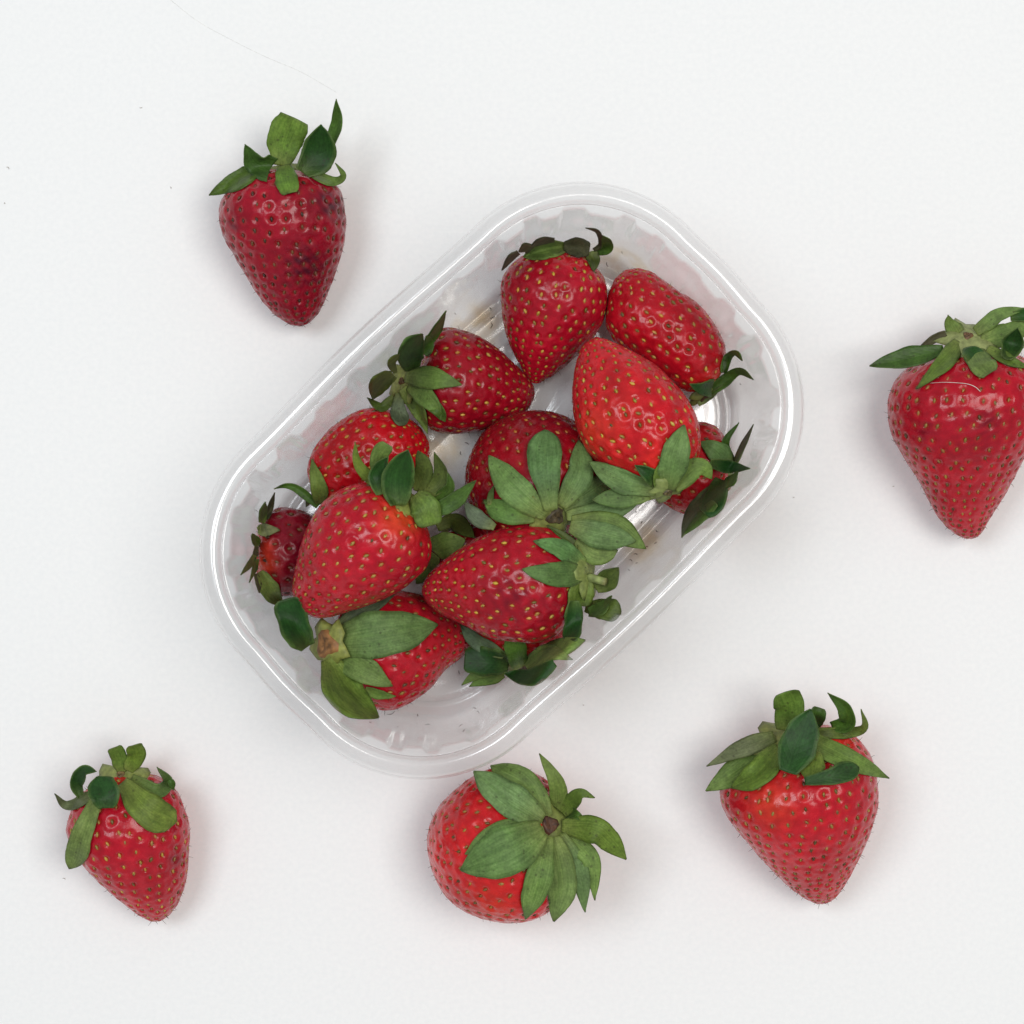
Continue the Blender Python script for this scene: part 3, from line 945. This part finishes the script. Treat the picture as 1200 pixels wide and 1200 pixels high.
SPECS[3] = dict(tip_sheen=0.28, seed=13, layer=0, group=G1, label='smaller strawberry alone at lower left with one broad pale leaf over its shoulder',
    A=(146, 908, 18), B=(188, 1078, 9), col=(0.431, 0.0059, 0.0196), shoulder=(0.50, 0.018, 0.014), seedcol=(0.42, 0.25, 0.05), C=(142, 910), Cr=7.5, Cup=.6, calcol=(.24, .27, .07), scarcol=(.17, .11, .04), scar_r=1.1,
    bruise=[(206, 1005, 12, .6), (200, 970, 14, .3)],
    outline=[(81, 979), (82, 962), (90, 942), (108, 923), (137, 910), (175, 911), (200, 922), (212, 942), (219, 967), (220, 992), (217, 1025), (208, 1054), (196, 1073), (183, 1079), (169, 1075), (150, 1062), (129, 1044), (110, 1023), (94, 1004)],
    leaves=[
        ('m', 10, 'sq', [(143, 903, 0), (140, 889, 2), (134, 876, 5)], dict(roll=10)),
        ('m', 11, 'sq', [(155, 902, .5), (160, 886, 2.5), (158, 873, 6)], {}),
        ('d', 8, 'ov', [(95, 934, 0), (89, 918, 3), (99, 903, 7), (113, 904, 10)], dict(roll=0)),
        ('g', 7, 'la', [(100, 938, 0), (80, 944, 0), (64, 930, 3)], {}),
        ('p', 8, 'la', [(160, 914, .5), (183, 927, .5), (197, 916, 3), (184, 899, 6)], dict(cup=.4)),
        ('e', 4, 'la', [(198, 914, .5), (201, 918, .5), (203, 926, .5)], {}),
        ('p', 14, 'ob', [(108, 928, .5), (96, 973, .7), (82, 1018, .7)], dict(cup=-.1)),
        ('m', 21, 'ob', [(146, 920, 1.5), (172, 946, 1), (206, 964, .6)], dict(cup=-.08, roll=0)),
        ('d', 18, 'ov', [(124, 947, 2), (123, 932, 5), (114, 910, 9)], dict(cup=.25, roll=0, basemix=.1)),
    ])
SPECS[4] = dict(tip_sheen=0.60, patch=[(575, 1050, 26, .5, (0.66, 0.055, 0.016))], seed=14, layer=0, group=G1, label='round bright red strawberry below the punnet with its leaf crown facing up',
    A=(629, 978, 36), B=(530, 1014, 8), hw=89, col=(0.569, 0.0129, 0.0179), shoulder=(0.62, 0.020, 0.012), seedcol=(0.27, 0.14, 0.03), C=(643, 967), Con=True, Cr=6.5, Cup=.4, spacing=5.0, pit=.95,
    prof=[(-.10, 0), (-.09, .3), (-.05, .6), (.05, .87), (.2, 1.0), (.4, 1.0), (.6, .9), (.78, .70), (.92, .46), (1.0, .22), (1.03, 0)], scar_r=2.3, scarcol=(.10, .04, .02),
    leaves=[
        ('p', 14.6, 'ov', [(628, 965, .5), (585, 975, .5), (545, 1001, .5)], {}),
        ('p', 20.2, 'ov', [(640, 955, 1), (611, 917, .8), (575, 897, .5)], {}),
        ('p', 11.2, 'la', [(660, 945, 1), (652, 917, 1), (632, 883, 1)], {}),
        ('m', 10.1, 'la', [(662, 948, 1), (679, 930, 1), (697, 935, 1)], {}),
        ('e', 9.0, 'la', [(664, 952, .5), (675, 955, .5), (686, 962, 0)], {}),
        ('p', 12.3, 'la', [(661, 981, .8), (692, 1005, .8), (697, 1055, 0)], {}),
        ('q', 20.2, 'ov', [(631, 960, 2), (590, 933, 1.2), (555, 904, .6)], {}),
        ('q', 15.7, 'ov', [(640, 985, 1), (631, 1030, .8), (616, 1077, .5)], dict(cup=-.05)),
        ('q', 14.6, 'la', [(659, 985, 1), (679, 1022, .8), (686, 1069, .5)], {}),
        ('q', 19.0, 'ov', [(650, 987, 1.2), (659, 1035, 1.), (649, 1080, .6)], {}),
        ('q', 28.0, 'ov', [(632, 974, 1.5), (592, 997, 1), (540, 1020, .6)], dict(roll=0)),
        ('m', 15.7, 'ov', [(663, 968, 1.5), (697, 971, 3), (714, 984, 2), (734, 1007, 0)], dict(tip=.6)),
    ])
SPECS[5] = dict(tip_sheen=0.38, patch=[(895, 935, 26, .55, (0.66, 0.055, 0.016))], seed=15, layer=0, group=G1, label='bright red strawberry at lower right with a large dark leaf folded over its crown',
    A=(925, 870, 21), B=(964, 1056, 9), col=(0.490, 0.0079, 0.0196), shoulder=(0.63, 0.030, 0.013), shlen=24, seedcol=(0.30, 0.18, 0.04), C=(915, 868), Cr=8.5, Cup=.5, calcol=(.22, .24, .06), scar=False, hairs=.7,
    bruise=[(1005, 935, 28, .25)],
    outline=[(845, 930), (854, 956), (878, 986), (903, 1014), (929, 1040), (948, 1054), (964, 1057), (980, 1049), (994, 1026), (1008, 995), (1020, 963), (1026, 930), (1020, 890), (1001, 865), (973, 857), (927, 865), (887, 886), (857, 907)],
    leaves=[
        ('m', 18, 'sq', [(922, 852, 0), (926, 830, 3), (920, 811, 6)], dict(roll=0, cup=.1)),
        ('e', 10, 'sq', [(952, 850, 0), (957, 838, 2), (960, 829, 3)], {}),
        ('e', 10, 'la', [(975, 853, 1), (993, 848, 3), (990, 830, 7), (970, 812, 11)], dict(roll=10)),
        ('p', 7, 'la', [(955, 856, 1), (993, 858, 1), (1013, 852, 4), (1009, 831, 8)], {}),
        ('g', 11, 'la', [(905, 862, .5), (864, 880, 1), (828, 898, 2)], {}),
        ('p', 15, 'ov', [(905, 874, .8), (864, 903, 1), (827, 927, 1.5)], {}),
        ('m', 16, 'ov', [(912, 880, 1), (888, 906, .7), (857, 923, .6)], {}),
        ('p', 13, 'la', [(955, 862, 1), (996, 889, 1), (1042, 912, 2)], dict(tip=.6)),
        ('m', 15, 'ov', [(955, 880, 1.6), (953, 899, 1.2), (950, 916, 1)], dict(nb=1)),
        ('d', 12, 'ob', [(943, 916, 2.2), (975, 911, 3), (1007, 900, 4.5)], dict(cup=.1, roll=0, basemix=0)),
        ('d', 22, 'ov', [(922, 905, 3), (933, 872, 7), (950, 831, 11)], dict(cup=.15, roll=0, basemix=0)),
    ])
# ---- in the punnet
F = FLOOR + 0.6
SPECS[6] = dict(bruise=[(610, 312, 12, .5)], seed=16, layer=1, base=F, group=G2, label='red strawberry at the top end of the punnet with a withered leaf crown',
    A=(655, 292, 18), B=(626, 449, 11), col=(0.392, 0.0045, 0.0179), shoulder=(0.46, 0.012, 0.013), seedcol=(0.42, 0.26, 0.04), C=(662, 294), Cr=5, scar=False, spacing=4.3,
    outline=[(587, 350), (588, 330), (597, 313), (613, 300), (640, 294), (663, 294), (687, 300), (700, 313), (710, 327), (713, 343), (710, 367), (700, 388), (683, 410), (663, 430), (645, 442), (628, 449), (618, 443), (607, 425), (595, 400), (589, 375)],
    leaves=[
        ('b', 4, 'la', [(608, 296, 0), (598, 304, 0), (588, 317, -1)], {}),
        ('b', 4, 'ov', [(650, 281, 0), (636, 282, 0), (621, 289, 0)], {}),
        ('p', 11, 'ov', [(664, 288, .5), (638, 292, 1), (613, 301, 1)], dict(cup=.2)),
        ('b', 6, 'ov', [(626, 292, 3), (616, 290, 5), (608, 295, 3)], dict(cup=-.5)),
        ('o', 8, 'tr', [(694, 294, .5), (697, 306, .5), (696, 318, .5)], {}),
        ('e', 7, 'ov', [(701, 296, 0), (712, 289, 2), (706, 276, 5)], {}),
        ('b', 3.2, 'la', [(696, 293, 1), (704, 286, 3), (700, 272, 6), (686, 267, 8)], {}),
        ('b', 11, 'sq', [(661, 288, 1.5), (676, 289, 2), (691, 292, 1.2)], dict(cup=-.2)),
    ])
SPECS[7] = dict(seed=17, layer=1, base=F + 4, group=G2, label='blunt-tipped strawberry by the upper right wall of the punnet, leaves pointing at the corner',
    A=(824, 460, 17), B=(730, 320, 14), col=(0.431, 0.0050, 0.0143), shoulder=(0.58, 0.024, 0.013), seedcol=(0.42, 0.26, 0.05), C=(824, 464), Cr=4.5, scarcol=(.09, .05, .02), scar_r=1.2, spacing=4.6, Cz=-3,
    outline=[(712, 385), (712, 366), (716, 340), (727, 321), (746, 315), (767, 321), (794, 340), (819, 358), (837, 379), (849, 398), (852, 417), (848, 433), (835, 449), (817, 458), (800, 458), (779, 446), (752, 427), (725, 408)],
    leaves=[
        ('e', 7, 'la', [(830, 460, 0), (846, 450, 1), (866, 436, 3), (883, 445, 2)], dict(tip=.8)),
        ('e', 5, 'la', [(848, 437, 1), (853, 420, 3), (862, 414, 4), (870, 423, 3)], dict(tip=.8)),
        ('o', 4, 'la', [(818, 474, 0), (832, 464, 0), (848, 450, 1)], {}),
        ('d', 11, 'tr', [(834, 455, 3), (821, 455, 3.5), (808, 450, 3)], dict(cup=.1)),
    ])
SPECS[10] = dict(seed=20, layer=1, base=F, group=G2, label='dark red strawberry along the long upper left wall, spread leaf crown at its left end',
    A=(488, 450, 17), B=(626, 461, 10), col=(0.284, 0.0034, 0.0125), shoulder=(0.40, 0.012, 0.013), seedcol=(0.42, 0.24, 0.04), C=(473, 447), Cr=6, Cup=.9, spacing=4.6, calcol=(.22, .24, .06), scar_r=.9,
    outline=[(519, 386), (537, 388), (559, 396), (581, 409), (601, 427), (618, 443), (626, 458), (623, 471), (612, 484), (585, 497), (557, 506), (530, 510), (508, 507), (495, 493), (489, 460), (495, 423), (506, 396)],
    leaves=[
        ('e', 6, 'la', [(498, 406, 0), (512, 388, 2), (523, 364, 6)], {}),
        ('o', 5, 'ov', [(463, 437, 1), (459, 425, 2), (468, 415, 3)], {}),
        ('o', 11, 'ov', [(462, 440, .5), (446, 452, 2), (437, 468, 2)], dict(cup=.3)),
        ('o', 6, 'la', [(462, 465, 0), (447, 477, 0), (430, 466, 3)], dict(cup=.4)),
        ('g', 10, 'ob', [(466, 466, 1), (468, 484, 1), (475, 498, 0)], {}),
        ('e', 8, 'ov', [(494, 464, .5), (512, 478, .5), (522, 494, .3)], {}),
        ('d', 15, 'ov', [(482, 434, 1), (482, 413, 4), (495, 391, 6)], dict(cup=.3)),
        ('e', 6, 'ov', [(497, 415, 3), (502, 405, 5), (500, 393, 6)], {}),
        ('p', 9, 'la', [(474, 458, 1.5), (491, 481, 1.5), (501, 508, .5)], {}),
        ('p', 11, 'ov', [(483, 455, 1.2), (504, 471, .8), (517, 492, .6)], {}),
        ('p', 13, 'ov', [(478, 440, 1.5), (511, 444, .8), (541, 451, .6)], {}),
    ])
SPECS[11] = dict(seed=21, layer=1, base=F, group=G2, label='bright strawberry at the left wall, half hidden behind the large left strawberry',
    A=(380, 575, 17), B=(490, 505, 14), col=(0.490, 0.0059, 0.0125), shoulder=(0.44, 0.012, 0.014), seedcol=(0.45, 0.25, 0.04), C=(378, 586), Cr=4, scar=False, spacing=4.4,
    outline=[(361, 553), (366, 530), (383, 506), (403, 490), (430, 478), (455, 480), (480, 491), (497, 508), (503, 530), (495, 558), (470, 578), (430, 592), (390, 590), (368, 575)],
    leaves=[
        ('b', 4, 'la', [(370, 586, 0), (363, 587, 0), (359, 594, 0)], {}),
        ('e', 5, 'la', [(373, 593, 1), (352, 575, 2), (336, 569, 3), (321, 573, 3)], {}),
        ('p', 10, 'la', [(376, 592, 1), (372, 567, .8), (365, 538, .6)], {}),
    ])
SPECS[9] = dict(seed=19, layer=1, base=F, group=G2, label='strawberry wedged under the largest bright one, spiky leaves facing the punnet corner',
    A=(850, 550, 15), B=(745, 546, 13), hw=56, col=(0.431, 0.0050, 0.0125), shoulder=(0.55, 0.016, 0.012), seedcol=(0.35, 0.2, 0.04), C=(853, 555), Cr=5, scar=False, spacing=4.6,
    leaves=[
        ('e', 5, 'la', [(858, 542, 1), (850, 519, 3), (866, 495, 7)], {}),
        ('g', 3.5, 'la', [(862, 541, 1), (870, 523, 4), (883, 497, 8)], {}),
        ('e', 6, 'ov', [(849, 571, 0), (858, 562, 0), (865, 552, 1)], {}),
        ('g', 9, 'la', [(830, 580, .5), (812, 601, .5), (799, 630, 0)], dict(cup=.2)),
        ('e', 7, 'la', [(838, 588, 0), (821, 606, 0), (800, 628, -1)], {}),
        ('q', 13, 'ov', [(852, 546, 1), (838, 530, 1), (820, 518, .6)], {}),
        ('d', 14, 'ov', [(846, 562, 2), (840, 583, 4), (830, 606, 3)], dict(cup=.2)),
        ('d', 8, 'la', [(832, 543, 5), (853, 547, 6), (879, 549, 6)], dict(cup=.3, tip=.7)),
    ])
SPECS[14] = dict(bruise=[(640, 495, 26, .5), (580, 590, 20, .4)], seed=24, layer=1, base=F, group=G2, label='dark strawberry in the middle of the punnet with its crown of pale leaves facing up',
    A=(662, 606, 31), B=(585, 512, 13), hw=84, col=(0.264, 0.0030, 0.0098), shoulder=(0.33, 0.008, 0.012), seedcol=(0.35, 0.15, 0.03), C=(650, 604), Con=True, Cr=7.5, Cup=.7, calcol=(.17, .20, .045), scarcol=(.07, .05, .02), scar_r=2.2, spacing=4.8,
    prof=[(-.12, 0), (-.11, .3), (-.06, .6), (.06, .87), (.22, 1.0), (.42, 1.0), (.62, .92), (.8, .76), (.94, .52), (1.05, .25), (1.08, 0)],
    leaves=[
        ('g', 9, 'ov', [(580, 618, 0), (559, 606, 0), (544, 588, 0)], dict(free=1)),
        ('o', 4, 'la', [(574, 592, 1), (575, 580, 1), (579, 569, 1)], {}),
        ('q', 13, 'ov', [(617, 606, .6), (592, 598, .5), (567, 586, .5)], {}),
        ('p', 13, 'ov', [(676, 632, 0), (702, 648, 0), (724, 645, 0)], dict(free=1)),
        ('q', 15, 'ov', [(664, 592, .5), (694, 575, .5), (716, 560, .5)], {}),
        ('q', 13, 'ov', [(664, 604, .8), (708, 600, .6), (751, 586, .5)], dict(free=1)),
        ('q', 15, 'ov', [(660, 588, .8), (679, 553, .6), (678, 516, .5)], {}),
        ('q', 17, 'ov', [(636, 602, 1), (603, 570, .7), (573, 534, .6)], {}),
        ('p', 16, 'ov', [(670, 610, 1), (718, 614, 1), (757, 643, 0)], dict(free=1)),
        ('q', 16, 'ov', [(668, 616, 1.3), (700, 624, 1.6), (745, 634, 1)], dict(free=1)),
        ('q', 21, 'ob', [(643, 594, 1.4), (639, 550, .8), (640, 504, .6)], dict(roll=0)),
    ])
SPECS[15] = dict(tip_sheen=0.20, seed=25, layer=1, base=F, group=G2, label='strawberry at the lower left of the punnet with a very broad pale leaf',
    A=(392, 757, 20), B=(553, 752, 11), col=(0.412, 0.0050, 0.0161), shoulder=(0.44, 0.012, 0.018), seedcol=(0.30, 0.17, 0.04), C=(384, 755), Cr=7.0, Cup=.9, calcol=(.23, .25, .055), scarcol=(.26, .12, .04), scar_r=3.4, Cz=8,
    outline=[(553, 752), (548, 738), (530, 720), (505, 704), (475, 695), (440, 693), (410, 705), (392, 730), (388, 765), (400, 800), (425, 822), (455, 829), (483, 820), (502, 807), (520, 785), (540, 768)],
    leaves=[
        ('g', 10, 'ov', [(394, 735, 0), (425, 716, 1), (462, 697, 1)], {}),
        ('p', 6, 'la', [(428, 808, .5), (446, 814, .5), (464, 816, .5)], {}),
        ('d', 18, 'sq', [(362, 757, 0), (347, 733, 3), (338, 701, 6)], dict(cup=.15, roll=0)),
        ('p', 17, 'ov', [(388, 768, .8), (426, 786, .6), (460, 804, .6)], {}),
        ('m', 21, 'ov', [(386, 778, 1), (407, 815, .6), (444, 841, 0)], dict(tip=.7)),
        ('q', 27, 'ov', [(390, 750, 1.5), (446, 743, 1), (513, 732, .7)], dict(roll=0)),
    ])
SPECS[16] = dict(patch=[(309, 662, 15, .8, (0.66, 0.055, 0.016)), (316, 640, 9, .35, (0.66, 0.055, 0.016))], seed=26, layer=1, base=F, group=G2, label='small overripe strawberry at the left end of the punnet with dried brown leaf tips',
    A=(303, 645, 15), B=(400, 650, 12), hw=51, col=(0.196, 0.0030, 0.0143), shoulder=(0.60, 0.036, 0.018), shlen=12, seedcol=(0.14, 0.06, 0.02), C=(302, 648), Cr=3.5, scar=False, spacing=5.2,
    leaves=[
        ('b', 3.5, 'la', [(312, 608, 0), (317, 594, 2), (322, 577, 5)], {}),
        ('o', 5, 'la', [(307, 613, 0), (309, 600, 2), (311, 588, 4)], {}),
        ('o', 5, 'ov', [(302, 640, 0), (298, 631, 1), (296, 625, 2)], {}),
        ('b', 3, 'la', [(301, 640, 0), (299, 650, 0), (296, 662, 0)], {}),
        ('o', 4, 'la', [(299, 651, 0), (293, 662, 0), (282, 674, 0)], {}),
        ('o', 3.5, 'la', [(301, 655, 0), (298, 668, 0), (292, 683, -1)], {}),
        ('b', 3.5, 'la', [(300, 672, 0), (303, 683, -1), (304, 695, -2)], {}),
        ('p', 11, 'ov', [(307, 680, -2), (320, 697, -3), (332, 710, -3)], {}),
        ('t', 8, 'ov', [(302, 622, 1), (314, 621, 1), (328, 621, .8)], {}),
    ])
SPECS[17] = dict(seed=27, layer=1, base=F, group=G2, label='strawberry by the lower right wall, body under the front strawberry, leaves curling out below',
    A=(613, 768, 15), B=(606, 690, 13), hw=54, col=(0.412, 0.0050, 0.0125), seedcol=(0.4, 0.22, 0.04), C=(612, 780), Cr=5.5, scarcol=(.08, .05, .02), scar_r=2.0, Cup=.5,
    leaves=[
        ('g', 9, 'ov', [(582, 762, 0), (560, 751, 1), (540, 733, 2)], {}),
        ('p', 9, 'la', [(590, 789, -2), (570, 796, -3), (550, 804, -4)], dict(free=1)),
        ('p', 7, 'la', [(580, 786, -2), (558, 791, -3), (541, 803, -4)], dict(free=1)),
        ('p', 11, 'ov', [(640, 762, 0), (662, 757, 0), (686, 750, 0)], {}),
        ('d', 10, 'ov', [(650, 777, 0), (624, 794, 2), (590, 789, 3)], dict(cup=.2, basemix=0)),
        ('d', 17, 'sq', [(596, 779, 2), (570, 776, 5), (544, 774, 5)], dict(cup=-.2, roll=0)),
        ('p', 11, 'la', [(618, 780, 1), (642, 763, 3), (671, 773, 2)], {}),
        ('m', 13, 'sq', [(608, 782, 1), (605, 765, 1), (601, 745, .8)], {}),
    ])
SPECS[18] = dict(seed=28, layer=1, base=F, group=G2, label='dark strawberry deep in the gap between the large left and the front strawberry',
    A=(532, 622, 14), B=(560, 690, 12), hw=44, col=(0.245, 0.0030, 0.0107), C=(526, 624), Cr=4, scar=False,
    leaves=[
        ('o', 10, 'ov', [(512, 618, 2), (532, 610, 3), (556, 630, 2)], {}),
        ('p', 18, 'ov', [(506, 662, -1), (520, 643, 1), (545, 632, 2)], {}),
        ('p', 12, 'ov', [(506, 664, 0), (497, 673, -1), (488, 684, -2)], {}),
    ])
SPECS[8] = dict(tip_sheen=0.12, patch=[(692, 510, 26, .35, (0.66, 0.055, 0.016)), (715, 480, 26, .15, (0.66, 0.055, 0.016))], bruise=[(805, 525, 16, .35)], seed=18, layer=2, base=22, group=G2, label='largest bright red strawberry, glossy, lying on the others at the right of the punnet',
    A=(783, 566, 40), B=(697, 396, 33), col=(0.510, 0.0065, 0.0143), shoulder=(0.62, 0.024, 0.012), shlen=22, seedcol=(0.44, 0.30, 0.05), C=(782, 574), Cr=5.5, Cup=.5, calcol=(.22, .27, .08), scarcol=(.16, .12, .05), scar_r=1.3, pit=1.15, spacing=4.7, Cz=2,
    outline=[(671, 462), (676, 428), (684, 406), (699, 396), (718, 402), (747, 417), (773, 432), (794, 451), (809, 473), (819, 499), (821, 527), (812, 547), (790, 562), (757, 568), (731, 558), (703, 542), (688, 529), (677, 510), (672, 488)],
    leaves=[
        ('d', 10, 'tr', [(768, 561, .5), (757, 553, .8), (744, 545, .8)], {}),
        ('q', 12, 'ov', [(762, 581, 0), (726, 584, 1), (694, 586, 1)], dict(free=1)),
        ('q', 14, 'ov', [(764, 574, 1), (727, 561, .8), (690, 541, .6)], {}),
        ('m', 9, 'tr', [(774, 568, .8), (771, 556, .6), (772, 544, .5)], {}),
        ('p', 12, 'ov', [(794, 572, 1), (812, 550, 2), (825, 549, 2), (834, 561, 0)], {}),
        ('q', 17, 'ov', [(782, 572, 1.2), (791, 537, .8), (802, 498, .6)], dict(roll=0)),
    ])
SPECS[12] = dict(tip_sheen=0.25, patch=[(478, 604, 24, .8, (0.66, 0.055, 0.016))], seed=22, layer=2, base=20, group=G2, label='large red strawberry on top at the left of the heap, leaves standing up behind it',
    A=(468, 581, 40), B=(366, 711, 31), col=(0.422, 0.0050, 0.0179), shoulder=(0.62, 0.026, 0.012), shlen=12, seedcol=(0.38, 0.24, 0.05), C=(478, 588), Cr=6.5, Cup=.3, scar=False, calcol=(.22, .26, .05), spacing=4.9, hairs=.4,
    outline=[(343, 680), (350, 643), (362, 613), (383, 587), (410, 570), (437, 567), (463, 582), (493, 610), (505, 637), (500, 663), (477, 683), (443, 702), (407, 717), (377, 723), (357, 716), (346, 700)],
    leaves=[
        ('m', 7, 'la', [(435, 567, 0), (421, 545, 3), (416, 518, 7)], {}),
        ('p', 10, 'sq', [(441, 560, 0), (444, 540, 3), (455, 521, 6)], {}),
        ('o', 11, 'ov', [(489, 576, 0), (497, 551, 3), (490, 528, 6)], {}),
        ('o', 10, 'la', [(500, 580, 0), (516, 559, 2), (509, 530, 5)], dict(cup=.3)),
        ('e', 7, 'la', [(512, 586, 0), (527, 571, 3), (525, 554, 5)], {}),
        ('d', 9, 'ov', [(445, 580, 1), (441, 557, 5), (455, 535, 9)], {}),
        ('e', 10, 'la', [(510, 600, 1), (535, 584, 3), (558, 563, 6)], dict(cup=.3)),
        ('m', 17, 'sq', [(490, 576, 2.5), (500, 594, 3.5), (506, 616, 2)], dict(cup=-.1, roll=0)),
        ('d', 19, 'ov', [(466, 592, 1.5), (466, 561, 6), (478, 527, 10)], dict(cup=.3, roll=0)),
    ])
SPECS[13] = dict(tip_sheen=0.15, bruise=[(600, 695, 26, .55), (640, 715, 20, .45)], seed=23, layer=2, base=20, group=G2, label='front strawberry on top of the heap, pointing left, with a short green stalk stub',
    A=(680, 671, 38), B=(496, 692, 30), col=(0.392, 0.0045, 0.0161), shoulder=(0.46, 0.011, 0.016), seedcol=(0.48, 0.30, 0.05), C=(688, 672), Cr=7, Cup=.3, scar=False, calcol=(.22, .27, .07), spacing=4.8, pit=1.15,
    stalk=dict(pts=[(690, 676, 1), (699, 679, 2.5), (710, 682, 4)], r=1.25, col=(.25, .30, .10), cut=(.20, .20, .07)),
    outline=[(495, 690), (503, 674), (527, 653), (559, 632), (592, 621), (625, 617), (648, 622), (667, 637), (680, 660), (680, 688), (671, 715), (657, 739), (632, 752), (604, 751), (573, 746), (538, 730), (513, 716), (499, 702)],
    leaves=[
        ('o', 12, 'ov', [(698, 690, 0), (711, 679, 2), (725, 665, 4)], dict(cup=.3)),
        ('o', 14, 'ob', [(686, 712, -1), (705, 714, 1), (728, 718, 2)], dict(cup=.3)),
        ('e', 8, 'la', [(690, 718, 2), (705, 714, 4), (717, 698, 7)], dict(cup=.3)),
        ('o', 5, 'la', [(684, 652, .5), (667, 632, .6), (640, 615, .5)], {}),
        ('m', 15, 'sq', [(686, 682, 1), (680, 695, 1), (678, 710, .6)], {}),
        ('q', 11, 'ov', [(682, 655, 1), (653, 641, .8), (625, 634, .6)], {}),
        ('q', 15, 'ov', [(684, 671, 1.4), (646, 672, .8), (612, 667, .6)], dict(roll=0)),
        ('d', 11, 'sq', [(673, 704, 2), (673, 726, 3), (668, 750, 3)], dict(cup=-.2, roll=0)),
    ])

order = [1, 2, 3, 4, 5, 6, 7, 9, 10, 11, 14, 15, 16, 17, 18, 8, 12, 13]
for k in order:
    make_body(k, SPECS[k])
for k in order:
    make_calyx(BODIES[k])
for k in order:
    for i, lf in enumerate(SPECS[k]['leaves']):
        make_sepal(BODIES[k], i, lf)

# ------------------------------------------------------------------ small details
rr = random.Random(4)


def bits(name, spots, mat, z, lab=None, cat=None):
    v, f = [], []
    for x, y, ln in spots:
        a = rr.uniform(0, 6.28)
        p0 = W(x, y, z)
        d = np.array([math.cos(a), math.sin(a), 0]); q = np.array([-d[1], d[0], 0])
        bend = q * ln * rr.uniform(-.35, .35)
        pts = [p0 - d * ln / 2, p0 + bend, p0 + d * ln / 2 + np.array([0, 0, .25])]
        vv_, ff_ = tube(catmull(pts, 5), np.array([.06, .11, .13, .10, .05]), 5)
        o_ = len(v); v += vv_.tolist(); f += [[a_ + o_ for a_ in g_] for g_ in ff_]
    o = mesh_obj(name, np.array(v), f, mat)
    tag(o, lab, cat, kind='stuff')
    return o


bits('dry_debris', [(575, 381, 1.8), (533, 368, .9), (577, 372, 1.5), (547, 520, 1.3), (540, 531, 1.0), (552, 536, 1.2), (545, 570, .8), (600, 366, .8), (574, 362, 1.4), (712, 310, 1.5), (729, 296, .7), (745, 600, .7), (770, 622, .9), (768, 636, 1.), (758, 641, .8), (745, 650, 1.1), (739, 657, 1.), (746, 660, .7), (737, 668, .7),
                    (560, 835, 1.1), (501, 849, 1.4), (540, 850, 1.3), (543, 856, 1.1), (490, 838, .7), (466, 852, .5), (538, 788, 1.2), (556, 830, 1.1), (434, 846, .7), (300, 599, 1.2), (690, 605, .6), (868, 450, .7), (490, 570, 1), (585, 418, .8), (458, 835, 2.6), (450, 832, 3.2), (726, 622, .8), (752, 612, .8)], M_DEBRIS, FLOOR + 1.3,
     'tiny dry brown hairs strewn over the punnet floor', 'debris')
bits('cloth_speck', [(1047, 570, .5), (9, 197, 1.0), (5, 238, .5), (165, 126, .8), (930, 583, .5), (684, 826, .4), (395, 277, .8), (200, 220, .6), (75, 1030, .8), (402, 250, .9)], M_SPECK, 0.2,
     'tiny dark specks scattered on the white cloth', 'specks')
th = catmull([W(x, y, 0.1) for x, y in [(200, 0), (232, 25), (268, 45), (310, 66), (352, 84), (394, 108)]], 40)
v, f = tube(th, 0.03, 5)
tag(mesh_obj('thread', v, f, M_THREAD), 'thin pale loose thread lying on the cloth at upper left', 'thread')
b2 = BODIES[2]
pts = []
for x, y in [(1090, 449), (1105, 448), (1120, 448.5), (1134, 450), (1143, 453.5), (1149, 459)]:
    hz = hit(b2.bvh, W(x, y, 20)); pts.append(W(x, y, hz[2] + 0.7))
v, f = tube(catmull(pts, 24), np.linspace(0.04, 0.085, 24), 5)
tag(mesh_obj('lint_fibre', v, f, M_LINT), 'short white lint fibre lying across the strawberry at the right edge', 'lint')
print('tris', sum(sum(len(p.vertices) - 2 for p in o.data.polygons) for o in bpy.data.objects if o.type == 'MESH'))
